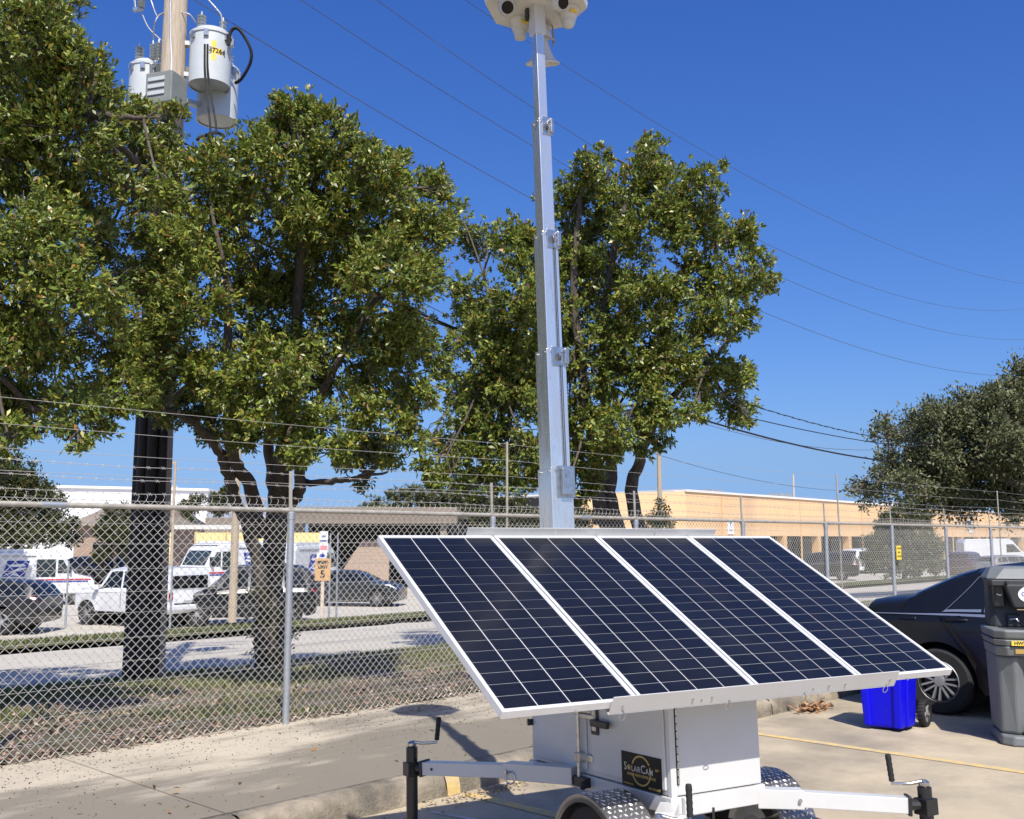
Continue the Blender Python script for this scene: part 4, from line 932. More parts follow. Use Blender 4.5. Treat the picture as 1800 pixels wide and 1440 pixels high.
def sedan(name, label, loc, yaw, pm, L_=4.75, H=1.46, detail=False, group=None):
    t = thing(name, label, 'car', loc, (0, 0, yaw), group); s = H / 1.46; wr = .325; xr, xf = -1.38, 1.40; a = L_ / 2
    st = [(-a, .36, .74, .80, .50, .62, .45), (-a + .06, .27, .84, .95, .74, .78, .60), (-a + .22, .22, .94, 1.045 * s, .82, .86, .68), (-2.02, .2, .955, 1.06 * s, .85, .895, .70), (-1.78, .2, .96, 1.085 * s, .86, .905, .70),
          (-1.50, .2, .965, 1.205 * s, .865, .91, .69), (-1.22, .19, .97, 1.325 * s, .87, .91, .65), (-.95, .18, .97, 1.395 * s, .87, .91, .62), (-.55, .18, .965, 1.445 * s, .87, .91, .60), (-.05, .18, .96, 1.46 * s, .87, .91, .60), (.35, .18, .955, 1.44 * s, .87, .91, .61),
          (.62, .18, .95, 1.36 * s, .87, .91, .64), (1.18, .18, .935, 1.06 * s, .87, .905, .70), (1.32, .18, .92, .985, .87, .90, .72), (1.9, .18, .86, .91, .85, .87, .68), (a - .16, .2, .76, .80, .80, .82, .6), (a - .03, .24, .66, .70, .70, .72, .5), (a, .34, .58, .62, .5, .55, .4)]
    B = Loft(st, [(xr, wr), (xf, wr)], wr + .045); bd = B.body(pm, t)
    wheels(t, (xr, xf), .90, wr, .21)
    g = MB()
    for xw in (xr, xf): g.tube([(xw, -.66, wr), (xw, .66, wr)], wr + .02, 24)
    g.build('wheel_well', M_blackp, t)
    # glass: side windows, windscreen, rear window
    B.patch('rear_quarter_window', M_glass, t, (-1.285, -.93), (-.98, -.90), 2.90, 2.12, both=True)
    B.patch('rear_window', M_glass, t, (-.90, -.02), (-.87, -.06), 2.92, 2.10, both=True)
    B.patch('front_window', M_glass, t, (.03, 1.06), (.0, .48), 2.92, 2.10, both=True)
    B.patch('windscreen', M_glass, t, (.66, 1.15), (.66, 1.15), -1.75, 1.75, nu=10)
    B.patch('back_glass', M_glass, t, (-1.68, -1.06), (-1.68, -1.06), -1.7, 1.7, nu=10)
    tl = B.patch('tail_lamp', M_tail, t, (-a + .02, -a + .36), (-a + .02, -a + .22), 3.75, 3.2, off=.004, both=True)
    B.patch('headlamp', M_lamp, t, (a - .55, a - .10), (a - .50, a - .12), 3.7, 3.1, off=.004, both=True)
    if detail:
        B.patch('rear_door', pm, t, (-.90, -.04), (-1.34, -.04), 6.0, 3.05, off=.010, nx=12, nu=12, both=True, thick=.010, edge0=(-.86, -.94, -1.06, -1.20, -1.29, -1.33, -1.35))
        B.patch('front_door', pm, t, (.0, 1.02), (.0, 1.05), 6.0, 3.05, off=.010, nx=10, nu=8, both=True, thick=.010)
        B.patch('belt_trim', M_chrome, t, (-2.02, 1.1), (-2.02, 1.1), 3.0, 2.945, off=.009, nx=40, nu=1, both=True)
        B.patch('window_trim', M_chrome, t, (-1.33, -.95), (-1.285, -.95), 2.90, 2.84, off=.010, nx=12, nu=1, both=True)
        g = MB()
        for sg in (1, -1):
            for k in range(24):
                q = k / 23; x = -1.31 + .30 * q; u = 2.88 - .78 * q; p0 = B.at(x, u * sg) + Vector((0, sg * .010, .003))
                if k: g.tube([pv, p0], .003, 5)
                pv = p0
            g.tube([B.at(-.915 , 2.9 * sg) + Vector((0, sg * .01, 0)), B.at(-.895, 2.1 * sg) + Vector((0, sg * .01, 0))], .011, 5)
        g.build('window_trim', M_chrome, t, smooth=60)
        for x in (-1.17, .08):
            g = MB(); hs = []
            for sg in (1, -1):
                p = B.at(x, 3.55 * sg) + Vector((0, sg * .030, 0)); g.tube([p + Vector((-.10, -sg * .018, 0)), p + Vector((-.07, 0, 0)), p + Vector((.07, 0, 0)), p + Vector((.10, -sg * .018, 0))], .014, 8)
            g.build('door_handle', pm, t, smooth=60)
            g = MB()
            for sg in (1, -1): g.lathe([(.0, -.004), (.035, .0), (.042, .006)], 16, Matrix.Translation(B.at(x + .02, 3.55 * sg) + Vector((0, sg * .002, 0))) @ Matrix.Rotation(R(-90) * sg, 4, 'X'), cap=False)
            g.build('handle_cup', M_black, t, smooth=60)
        B.patch('bumper', pm, t, (-a + .015, -a + .56), (-a + .015, -a + .50), 6.2, 3.95, off=.008, nx=8, nu=6, both=True, thick=.006)
        B.patch('fuel_door', pm, t, (-1.74, -1.58), (-1.74, -1.58), 3.75, 3.30, off=.006, both=True, thick=.005)
        B.patch('sill', M_black, t, (-.9, 1.0), (-.9, 1.0), 6.6, 6.1, off=.010, both=True, thick=.01)
        MB().box(-a - .02, -a + .05, -.26, .26, .52, .64).build('number_plate', M_plain, t, bevel=.004)
    return t
def suv(name, label, loc, yaw, pm, H=1.72, L_=4.7, group=None, glass=None, tail=True, cat='car', boxy=False):
    t = thing(name, label, cat, loc, (0, 0, yaw), group); s = H / 1.72; wr = .36; a = L_ / 2; xr, xf = -1.35, 1.42; gl = glass or M_glass
    st = [(-a, .45, .85, 1.0, .7, .78, .6), (-a + .05, .34, 1.02, 1.18 * s, .84, .88, .74), (-a + .22, .28, 1.06, 1.52 * s, .88, .92, .72), (-a + .42, .26, 1.06, 1.66 * s, .89, .93, .70), (-1.2, .25, 1.06, 1.715 * s, .89, .93, .68), (-.2, .25, 1.05, 1.72 * s, .89, .93, .68), (.3, .25, 1.04, 1.68 * s, .89, .93, .68),
          (.5, .25, 1.03, 1.62 * s, .89, .93, .69), (1.08, .25, 1.02, 1.17, .89, .92, .76), (1.3, .25, 1.0, 1.09, .89, .92, .78), (1.9, .26, .95, 1.02, .87, .90, .74), (a - .12, .28, .86, .93, .82, .85, .68), (a, .38, .68, .74, .62, .66, .5)]
    if boxy:
        st = [(-a, .5, 1.0, 1.1, .86, .89, .80), (-a + .04, .45, 1.08, 1.55 * s, .90, .92, .82), (-a + .10, .42, 1.10, 1.74 * s, .91, .93, .82), (-1.2, .4, 1.10, 1.76 * s, .91, .93, .82), (.2, .4, 1.10, 1.76 * s, .91, .93, .82),
              (.50, .4, 1.10, 1.72 * s, .91, .93, .82), (.92, .4, 1.10, 1.20, .91, .92, .86), (1.05, .4, 1.09, 1.15, .91, .92, .86), (a - .10, .42, 1.04, 1.11, .90, .91, .84), (a, .5, .9, 1.0, .84, .86, .78)]
    B = Loft(st, [(xr, wr), (xf, wr)], wr + .05); B.body(pm, t); wheels(t, (xr, xf), .92, wr, .23, spokes=5)
    g = MB()
    for xw in (xr, xf): g.tube([(xw, -.68, wr), (xw, .68, wr)], wr + .02, 24)
    g.build('wheel_well', M_blackp, t)
    B.patch('quarter_window', gl, t, (-a + .32, -1.15), (-a + .48, -1.12), 2.9, 2.15, both=True)
    B.patch('rear_window', gl, t, (-1.07, -.12), (-1.04, -.14), 2.9, 2.12, both=True)
    B.patch('front_window', gl, t, (-.04, .96), (-.06, .42), 2.9, 2.12, both=True)
    B.patch('windscreen', gl, t, (.53, 1.06), (.53, 1.06), -1.75, 1.75, nu=10)
    if boxy:
        MB().box(-a - .012, -a + .03, -.70, .70, 1.16, 1.54).build('back_glass', gl, t, bevel=.01); MB().box(-a - .10, -a + .10, -.88, .88, .50, .68).build('rear_bumper', pm, t, bevel=.04)
        MB().box(-a - .02, -a, -.27, .27, .80, .92).build('number_plate', M_plain, t); MB().box(-a - .03, -a, -.86, -.70, .84, 1.06).build('rear_lamp', M_tail, t, bevel=.01); MB().box(-a - .03, -a, .70, .86, .84, 1.06).build('rear_lamp', M_tail, t, bevel=.01)
        MB().box(-a - .014, -a, -.62, .62, .70, .735).build('tailgate_seam', M_black, t)
    else: B.patch('back_glass', gl, t, (-a + .08, -a + .30), (-a + .08, -a + .30), -1.7, 1.7, nu=10)
    if not boxy: B.patch('tail_lamp', M_tail, t, (-a + .02, -a + .2), (-a + .02, -a + .2), 3.4, 2.85, off=.006, both=True)
    B.patch('headlamp', M_lamp, t, (a - .45, a - .08), (a - .42, a - .1), 3.6, 3.1, off=.006, both=True)
    B.patch('door_seam', M_black, t, (-.095, -.075), (-.095, -.075), 5.5, 3.0, off=.005, both=True)
    B.patch('sill', M_blackp, t, (-.9, 1.0), (-.9, 1.0), 6.7, 6.0, off=.012, both=True)
    g = MB()
    for sg in (1, -1): g.box(.86, 1.0, sg * 1.02 - .09, sg * 1.02 + .09, 1.08, 1.24)
    g.build('mirror', pm, t, bevel=.03)
    return t
def boxvan(name, label, loc, yaw, pm, sc=1.0, cat='mail truck', group=None, emblem=True):
    """right-hand-drive postal truck with a sliding door, facing local +x"""
    t = thing(name, label, cat, loc, (0, 0, yaw), group); t.scale = (sc,) * 3
    prof_ = [(-2.2, .45), (-2.2, 1.95), (-2.05, 2.1), (.62, 2.12), (.98, 2.02), (1.12, 1.92), (1.50, 1.22), (2.12, 1.08), (2.24, .92), (2.24, .45)]
    MB().prism(prof_, -.92, .92).build('body', pm, t, bevel=.06, seg=3)
    MB().prism([(-2.0, 2.10), (-1.9, 2.22), (.75, 2.22), (1.0, 2.06)], -.82, .82).build('roof_cap', pm, t, bevel=.04)
    wheels(t, (-1.35, 1.5), .90, .33, .2, rim_m=M_zinc, spokes=5)
    g = MB(); n = Vector((.70, 0, .38)).normalized()
    o_ = n * .012
    g.hexa([Vector((1.46, -.76, 1.30)) + o_, Vector((1.46, .76, 1.30)) + o_, Vector((1.16, .76, 1.85)) + o_, Vector((1.16, -.76, 1.85)) + o_], [Vector((1.44, -.76, 1.29)), Vector((1.44, .76, 1.29)), Vector((1.14, .76, 1.84)), Vector((1.14, -.76, 1.84))])
    g.build('windscreen', M_glass2, t)
    for sg in (1, -1):
        y0, y1 = (.921, .93) if sg > 0 else (-.93, -.921)
        MB().prism([(.08, 1.12), (.08, 1.82), (.78, 1.82), (.78, 1.12)], y0, y1).build('side_window', M_glass2, t)
        MB().prism([(.86, 1.26), (.86, 1.80), (1.04, 1.80), (1.34, 1.26)], y0, y1).build('vent_window', M_glass2, t)
        MB().box(-2.2, 2.1, min(y0, y1) + .002, max(y0, y1) - .002, .98, 1.04).build('red_stripe', M_red, t)
        MB().box(-2.2, 2.0, min(y0, y1) + .003, max(y0, y1) - .003, .90, .96).build('blue_stripe', M_blue, t)
        MB().box(-1.9, .05, min(y0, y1) - .02, max(y0, y1) + .02, 1.93, 1.97).build('door_track', M_zinc, t)
        if emblem:
            ex, ez = -1.15, 1.15; k = sg * .9265
            def pg(pts, m, e, nm='emblem'):
                MB().hexa([(ex + x, k + sg * e, ez + z) for x, z in pts], [(ex + x, k + sg * (e + .004), ez + z) for x, z in pts]).build(nm, m, t)
            pg([(0, 0), (.80, 0), (.98, .62), (.18, .62)], M_blue, .006)
            pg([(-.06, -.02), (.60, .24), (.86, .30), (.86, .36), (.55, .32)], M_plain, .0115, 'emblem_swoosh')
            pg([(.22, .46), (.70, .50), (.84, .44), (.80, .40), (.34, .38)], M_plain, .0115, 'emblem_swoosh')
            pg([(.30, .08), (.62, .01), (.68, .01), (.44, .14)], M_plain, .0115, 'emblem_swoosh')
    g = MB()
    for y in (-1.02, 1.02): g.box(1.28, 1.36, y - .10, y + .10, 1.35, 1.62); g.tube([(1.3, y * .9, 1.3), (1.32, y, 1.4)], .012, 6)
    g.build('mirror', M_black, t, bevel=.015)
    MB().box(2.14, 2.30, -.9, .9, .40, .58).build('bumper', M_black, t, bevel=.03)
    g = MB()
    for y in (-.62, .62): g.lathe([(.10, 0), (.09, .02)], 20, Matrix.Translation((2.235, y, .78)) @ Matrix.Rotation(R(90), 4, 'Y'))
    g.build('headlamp', M_lamp, t)
    MB().box(2.20, 2.252, -.45, .45, .68, .86).build('grille', M_black, t)
    return t
black = paint('black', (.005, .0052, .006), .32, .14); white = paint('white', (.76, .77, .78)); dgrey = paint('dark_grey', (.014, .015, .018), .3, .35); grey = paint('grey', (.24, .25, .27)); maroon = paint('maroon', (.05, .018, .02)); navy = paint('shaded_navy', (.006, .008, .012), .3, .2)  # the dark blue vehicle paint is deepened to hold the tree shade
bc = fp(6.09, -4.98, 0)
sedan('sedan', 'shiny black sedan backed up to the kerb behind the blue recycling cart', bc, FA - R(90), black, L_=4.72, H=1.53, detail=True)
LZ = -.9
def put(px, Y): p = at(px, 947, Y); return np.array([p[0], p[1], LZ])
GV = 'vehicles parked across the road'
suv('crossover', 'dark grey crossover in front of the white mail truck at far left', put(-45, 29.5), R(180), dgrey, H=1.50, L_=4.6, group=GV)
boxvan('mail_truck', 'white postal truck with blue emblem behind the dark crossover at far left', put(64, 42.0), R(24), white, group=GV)
suv('pickup_suv', 'white off-road vehicle parked behind the thick utility pole', put(255, 32.2), R(152), white, H=1.74, L_=4.0, boxy=True, group=GV)
boxvan('mail_truck', 'tall white postal truck facing left in front of the yellow corrugated fence', put(398, 47.0), R(230), white, sc=1.14, group=GV)
suv('crossover', 'dark blue sport utility vehicle in the tree shade beside the tan pole', put(436, 32.6), R(194), navy, H=1.84, L_=4.3, group=GV)
boxvan('mail_truck', 'grey shaded postal truck just left of the orange speed sign', put(528, 45.0), R(75), paint('shade_grey', (.62, .64, .66)), sc=1.12, group=GV)
sedan('sedan', 'dark grey coupe parked behind the orange speed sign', put(615, 41.5), R(-8), paint('slate', (.022, .027, .033), .3, .4), L_=4.5, H=1.40, group=GV)
suv('crossover', 'dark vehicle in the distance between the postal truck and the white off-road vehicle', put(150, 62), R(160), dgrey, H=1.6, group=GV)
G2 = 'vehicles parked before the beige building'
suv('crossover', 'black sport utility vehicle beyond the fence right of the last solar panel', put(1440, 67), R(160), black, H=1.78, L_=4.8, group=G2)
suv('pickup_truck', 'white vehicle half hidden behind the conical hedge', put(1525, 80), R(35), white, H=1.9, L_=5.2, group=G2, cat='pickup')
suv('crossover', 'dark maroon vehicle parked in front of the tall white van', put(1698, 73), R(50), maroon, H=1.75, L_=4.6, group=G2)
def cargo_van(name, label, loc, yaw, pm):
    t = thing(name, label, 'van', loc, (0, 0, yaw), G2)
    pr = [(-2.9, .4), (-2.9, 2.3), (-2.7, 2.6), (.9, 2.66), (1.3, 2.5), (2.1, 1.55), (2.9, 1.25), (3.05, 1.0), (3.05, .4)]
    MB().prism(pr, -1.0, 1.0).build('body', pm, t, bevel=.10, seg=3); wheels(t, (-1.8, 2.1), 1.0, .36, .22, rim_m=M_zinc)
    for sg in (1, -1):
        y0 = 1.002 * sg; MB().prism([(.75, 1.45), (.75, 2.15), (1.35, 2.15), (1.95, 1.5)], min(y0, y0 + .01 * sg), max(y0, y0 + .01 * sg)).build('front_window', M_glass, t)
    MB().hexa([(1.36, -.85, 2.46), (1.36, .85, 2.46), (2.08, .85, 1.6), (2.08, -.85, 1.6)], [(1.38, -.85, 2.48), (1.38, .85, 2.48), (2.10, .85, 1.62), (2.10, -.85, 1.62)]).build('windscreen', M_glass, t)
    MB().box(3.0, 3.1, -.95, .95, .4, .7).build('bumper', M_black, t, bevel=.04)
    return t
cargo_van('cargo_van', 'tall white cargo van facing right in front of the beige building', put(1745, 92), R(-4), white)
suv('crossover', 'grey vehicle at the right edge just beyond the fence', put(1775, 70), R(20), grey, H=1.55, L_=4.6, group=G2)

# ------------------------------------------------------------------ recycling cart
M_bin = mat('blue_polyethylene', (.003, .002, .66), .42, col2=(.004, .003, .54), scale=4, spec=.3, col3=(.03, .03, .50), scale3=9, lo3=.62, hi3=.8, bump=.05, bscale=150, rvar=.15)
by = math.atan2(-.62, .78)
bn = thing('recycling_cart', 'bright blue wheeled recycling cart standing half hidden under the solar panels', 'bin', (3.50, 9.76, 0), (0, 0, by))
# local x: cart's side normal (towards camera right), local y: back (wheels), front is -y
def rect(hx, hy, z, yo=0): return [(-hx, -hy + yo, z), (hx, -hy + yo, z), (hx, hy + yo, z), (-hx, hy + yo, z)]
g = MB(); g.hexa(rect(.175, .19, .02), rect(.205, .225, .64, .0)); g.build('body', M_bin, bn, bevel=.035, seg=3)
g = MB(); g.hexa([(-.22, -.24, .635), (.22, -.24, .635), (.22, .24, .635), (-.22, .24, .635)], [(-.22, -.24, .665), (.22, -.24, .665), (.22, .24, .665), (-.22, .24, .665)]); g.build('rim', M_bin, bn, bevel=.01)
g = MB(); g.hexa(rect(.222, .245, .668, .01), rect(.19, .21, .715, .01)); g.build('lid', M_bin, bn, bevel=.03, seg=3)
g = MB()
for x0, x1 in ((-.19, -.11), (.11, .19)):                      # raised corner columns on the front
    g.hexa([(x0 * .90, -.215, .03), (x1 * .90, -.215, .03), (x1 * .90, -.16, .03), (x0 * .90, -.16, .03)], [(x0 * 1.05, -.245, .58), (x1 * 1.05, -.245, .58), (x1 * 1.05, -.19, .58), (x0 * 1.05, -.19, .58)])
g.build('front_rib', M_bin, bn, bevel=.015)
g = MB(); g.hexa([(.16, -.10, .03), (.197, -.10, .03), (.197, .10, .03), (.16, .10, .03)], [(.18, -.12, .58), (.223, -.12, .58), (.223, .12, .58), (.18, .12, .58)]); g.build('side_rib', M_bin, bn, bevel=.015)
MB().tube([(-.2, .28, .66), (.2, .28, .66)], .015, 8).build('handle', M_bin, bn, smooth=50)
MB().tube([(-.26, .24, .125), (.26, .24, .125)], .012, 8).build('axle', M_zinc, bn)
for sg in (-1, 1):
    X = Matrix.Translation((sg * .235, .25, .125)) @ Matrix.Rotation(R(90) * sg, 4, 'Y')
    w = MB().lathe([(.085, -.028), (.118, -.03), (.125, -.02), (.125, .02), (.118, .03), (.085, .028), (.075, .012), (.0, .010)], 30, X, cap=False); w = w.build('wheel', M_blackp, bn, smooth=35)
    g = MB()
    for k in range(24): g.box(.122, .129, -.006, .006, -.026, .026, X @ Matrix.Rotation(k * math.pi / 12, 4, 'Z'))
    g.build('tread', M_blackp, w)
    g = MB(); g.lathe([(.028, .0), (.026, .032), (.0, .034)], 16, X, cap=False)
    for k in range(5): g.box(.02, .085, -.010, .010, .010, .024, X @ Matrix.Rotation(k * 2 * math.pi / 5, 4, 'Z'))
    g.build('spokes', mat('grey_plastic_hub', (.25, .25, .25), .4), w)

# ------------------------------------------------------------------ portable hand-wash station
M_hw = mat('grey_polyethylene', (.17, .185, .185), .5, col2=(.14, .152, .152), scale=3, bump=.05, bscale=200)
M_hwd = mat('charcoal_polyethylene', (.028, .030, .032), .5)
hw = thing('handwash_station', 'grey portable hand-wash station standing beside the black sedan at right edge', 'hand-wash station', (4.55, 9.12, 0), (0, 0, R(-14))); hw.scale = (1, 1, .945)
def slab(poly0, z0, poly1, z1, name, m, bev=.02, par=None):
    return MB().hexa([(x, y, z0) for x, y in poly0], [(x, y, z1) for x, y in poly1]).build(name, m, par or hw, bevel=bev, seg=3)
def rr(hx, y0, y1, c=.08): return [(-hx + c, y0), (hx - c, y0), (hx, y0 + c), (hx, y1 - c), (hx - c, y1), (-hx + c, y1), (-hx, y1 - c), (-hx, y0 + c)]
slab(rr(.35, -.34, .30), .0, rr(.345, -.335, .295), .09, 'base', M_hw, .02)
slab([(-.33, -.15), (-.25, -.22), (-.12, -.225), (.12, -.225), (.25, -.22), (.33, -.15), (.33, .26), (-.33, .26)], .088, [(-.345, -.17), (-.27, -.27), (-.13, -.22), (.13, -.22), (.27, -.27), (.345, -.17), (.345, .27), (-.345, .27)], .80, 'tank', M_hw, .03)
for sg in (-1, 1):
    slab([(sg * .335, -.20), (sg * .20, -.27), (sg * .16, -.22), (sg * .2, -.1), (sg * .335, -.1)][::sg], .09, [(sg * .35, -.24), (sg * .22, -.34), (sg * .13, -.25), (sg * .2, -.1), (sg * .35, -.1)][::sg], .79, 'tank_leg', M_hw, .03)
slab(rr(.36, -.35, .29), .79, rr(.37, -.37, .29), .875, 'basin_band', M_hw, .012)
slab(rr(.365, -.365, .29), .878, rr(.385, -.385, .29), .935, 'basin_band', M_hw, .012)
slab(rr(.375, -.375, .29), .938, rr(.39, -.40, .30), 1.02, 'basin_rim', M_hw, .02)
MB().lathe([(.30, 1.0205), (.28, 1.021), (.2, 1.022)], 32, Matrix.Translation((0, -.1, 0)) @ Matrix.Diagonal((1, .75, 1, 1))).build('basin', M_hwd, hw, smooth=40)
slab(rr(.34, -.02, .28, .04), 1.018, rr(.33, .04, .27, .04), 1.46, 'back_panel', M_hwd, .015)
slab(rr(.37, -.14, .30, .06), 1.455, rr(.30, -.05, .27, .10), 1.575, 'lid', M_hw, .03)
slab(rr(.36, -.15, .1, .03), 1.40, rr(.37, -.145, .1, .03), 1.457, 'lid_lip', M_hwd, .01)
d = MB().prism([(-.17, 1.20), (-.24, 1.42), (.27, 1.42), (.21, 1.20)], -.16, -.02).build('towel_dispenser', M_hwd, hw, bevel=.02, seg=3)
MB().box(-.15, .19, -.172, -.161, 1.185, 1.193).build('dispenser_edge', mat('brass', (.55, .40, .22), .35, metal=.6), d)
for x in (-.22, -.03): MB().lathe([(.012, 0), (.016, .012), (.012, .024)], 12, Matrix.Translation((x, -.165, 1.425))).build('latch_knob', M_hwd, d, smooth=40)
X = basis((1, 0, 0), (0, .0, 1), (0, -1, 0), (.005, -.1665, 1.325))
lb = MB().lathe([(.14, -.003), (.14, .0), (0, .0005)], 40, X @ Matrix.Diagonal((1, .62, 1, 1))).build('oval_label', M_plain, d)
text('lettering', 'Onsite San', .052, M_blue, lb, basis((1, 0, 0), (0, 0, 1), (0, -1, 0), (.005, -.1675, 1.326)), ext=.0005, bold=.0012)
text('lettering', 'PORTABLE', .022, M_blue, lb, basis((1, 0, 0), (0, 0, 1), (0, -1, 0), (-.01, -.1675, 1.368)), ext=.0005)
s_ = MB().box(-.31, -.215, -.06, .03, 1.20, 1.41).build('soap_dispenser', M_black, hw, bevel=.018, seg=3)
MB().tube([(-.285, -.064, 1.325), (-.262, -.07, 1.31), (-.24, -.064, 1.325)], .008, 8).build('soap_lever', M_chrome, s_, smooth=60)
MB().box(-.21, -.10, -.05, .0, 1.02, 1.14).build('faucet_block', M_hwd, hw, bevel=.015)
MB().tube([(-.185, -.05, 1.09), (-.145, -.075, 1.10), (-.125, -.07, 1.075)], .014, 8).build('faucet', M_zinc, hw, smooth=60)
l1 = MB().box(-.255, -.065, -.3885, -.3845, .886, .928).build('serial_label', M_sy, hw)
text('lettering', 'HW2595', .040, M_ink, l1, basis((1, 0, 0), (0, 0, 1), (0, -1, 0), (-.16, -.389, .906)), ext=.0004, bold=.0015)
MB().box(-.225, -.065, -.3735, -.369, .815, .855).build('plain_label', mat('label_ochre', (.42, .27, .07), .5), hw)
g = MB().lathe([(.062, .09), (.066, .105), (.06, .125), (.066, .14), (.06, .16), (.045, .18), (.0, .185)], 24, Matrix.Translation((-.10, -.285, 0))).build('foot_pump', M_blackp, hw, smooth=40)
MB().tube([(-.0, -.24, .1), (.01, -.236, .78)], .012, 8).build('pump_hose', M_blackp, hw)
# ------------------------------------------------------------------ buildings
def bldg(name, label, loc=(0, 0, 0), rot=0): return thing(name, label, 'building', loc, (0, 0, rot))
M_stucco = mat('beige_stucco', (.76, .51, .275), .9, col2=(.70, .46, .25), scale=.25, stretch=(1, 1, .3), col3=(.60, .40, .24), scale3=.12, lo3=.55, hi3=.7, bump=.1, bscale=30)
M_fascia = mat('brown_fascia', (.25, .205, .16), .8, col2=(.22, .18, .14), scale=.6)
M_trimw = mat('white_trim', (.75, .73, .68), .6); M_dark = mat('recess_shade', (.018, .020, .020), .8); M_door = mat('dock_door', (.055, .06, .06), .5)  # the dark walls carry the shade under the overhangs in their colour
M_orange = mat('column_paint', (.62, .40, .20), .8)
P0 = np.array([16.9, 100.]); P1 = np.array([104., 205.]); dv = P1 - P0; Ln = float(np.hypot(*dv)); ang = math.atan2(dv[1], dv[0])
bb = bldg('beige_warehouse', 'long beige stucco commercial building with a white parapet line at right', (P0[0], P0[1], -.9), ang)
MB().box(0, Ln, 0, .8, 2.95, 7.2).build('fascia', M_stucco, bb)
MB().box(-.1, Ln, -.15, 30, 7.205, 7.42).build('parapet_cap', M_trimw, bb)
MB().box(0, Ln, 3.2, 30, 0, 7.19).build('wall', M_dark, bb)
MB().box(0, Ln, .82, 3.19, 2.98, 3.3).build('soffit', M_trimw, bb)
for k in range(14):
    x = 3 + k * 9.5; MB().hexa([(x - .45, -.02, 0), (x + .45, -.02, 0), (x + .45, .8, 0), (x - .45, .8, 0)], [(x - .45, -.02, 2.94), (x + .45, -.02, 2.94), (x + .45, .8, 2.94), (x - .45, .8, 2.94)]).build('column', M_orange, bb)
    MB().box(x + 1.2, x + 8.2, 3.0, 3.19, 0, 2.7).build('dock_door', M_door, bb)
for k in range(11):
    x = 8 + k * 10.5; MB().box(x - .04, x + .04, -.012, -.001, 2.98, 7.18).build('wall_joint', M_stucco, bb)
for x, w_, h_ in ((22, 2.4, 1.1), (41, 3.0, 1.3), (58, 2.0, .9), (83, 3.4, 1.4)):
    MB().box(x, x + w_, 9, 11, 7.43, 7.43 + h_).build('roof_unit', M_galv, bb, bevel=.05)
for k in range(6):
    x = 7.2 + k * 19; MB().box(x - .07, x + .07, -.14, -.02, 0, 6.9).build('downpipe', M_stucco, bb)
# its left return
q = MB().hexa([(0, 0, 2.95), (0, .8, 2.95), (-6.2, 8, 2.95), (-6.2, 7.2, 2.95)], [(0, 0, 7.2), (0, .8, 7.2), (-6.2, 8, 7.0), (-6.2, 7.2, 7.0)]); q.build('side_fascia', M_stucco, bb)
MB().hexa([(0, .3, 0), (0, .7, 0), (-6.1, 7.7, 0), (-6.1, 7.4, 0)], [(0, .3, 2.94), (0, .7, 2.94), (-6.1, 7.7, 2.94), (-6.1, 7.4, 2.94)]).build('side_wall', M_stucco, bb)
def along(px):                                              # distance along the facade at that pixel column
    k = (px - 900) / 1800 / (_c + 0 * _s)
    return ((k * P0[1] - P0[0]) / (dv[0] - k * dv[1])) * Ln
for px, w, lab in ((1278, 1.3, 'small white notice board on the beige facade just right of the panels'), (1694, 2.0, 'white notice board on the beige facade above the cargo van')):
    x = along(px); t = thing('wall_sign', lab, 'sign', (P0[0] + math.cos(ang) * x, P0[1] + math.sin(ang) * x, -.9), (0, 0, ang), 'white notice boards on the beige facade')
    zz = 3.1 if px < 1500 else 3.6
    MB().box(-w / 2, w / 2, -.08, -.02, zz, zz + w * 1.15).build('board', M_plain, t)
    text('lettering', 'P', w * .55, M_blue, t, basis((1, 0, 0), (0, 0, 1), (0, -1, 0), (0, -.085, zz + w * .80)), bold=.02); text('lettering', 'ONLY', w * .25, M_ink, t, basis((1, 0, 0), (0, 0, 1), (0, -1, 0), (0, -.085, zz + w * .3)))
# brick post office with brown fascia
M_brick = bpy.data.materials.new('tan_brick'); M_brick.use_nodes = True
nt = M_brick.node_tree; bt = nt.nodes.new('ShaderNodeTexBrick'); bt.inputs['Color1'].default_value = (.40, .28, .20, 1); bt.inputs['Color2'].default_value = (.33, .225, .16, 1); bt.inputs['Mortar'].default_value = (.42, .36, .30, 1)
bt.inputs['Scale'].default_value = 1.0; bt.inputs['Brick Width'].default_value = .22; bt.inputs['Row Height'].default_value = .075; bt.inputs['Mortar Size'].default_value = .01
tc = nt.nodes.new('ShaderNodeTexCoord'); mp = nt.nodes.new('ShaderNodeMapping'); mp.inputs['Rotation'].default_value = (R(90), 0, 0)
nt.links.new(tc.outputs['Object'], mp.inputs[0]); nt.links.new(mp.outputs[0], bt.inputs[0]); nt.links.new(bt.outputs[0], nt.nodes['Principled BSDF'].inputs['Base Color']); nt.nodes['Principled BSDF'].inputs['Roughness'].default_value = .9
a = at(480, 947, 54); b = at(803, 947, 54)
po = bldg('brick_building', 'low brick building with a brown overhanging fascia beyond the parked cars', (a[0], a[1], -.9)); w = b[0] - a[0]
MB().box(0, w, 0, 1.2, 3.42, 4.28).build('fascia', M_fascia, po, bevel=.03)
MB().box(0, w, 1.21, 14, 3.9, 4.2).build('roof', M_fascia, po)
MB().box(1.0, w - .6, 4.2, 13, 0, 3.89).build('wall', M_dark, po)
MB().hexa([(w * .30, .95, 0), (w * .62, .95, 0), (w * .62, 1.3, 0), (w * .30, 1.3, 0)], [(w * .47, .95, 2.55), (w * .62, .95, 2.55), (w * .62, 1.3, 2.55), (w * .47, 1.3, 2.55)]).build('sunlit_wedge', M_brick, po)  # brick wedge shaped as the sunlit part of the wall, slant is shadow edge
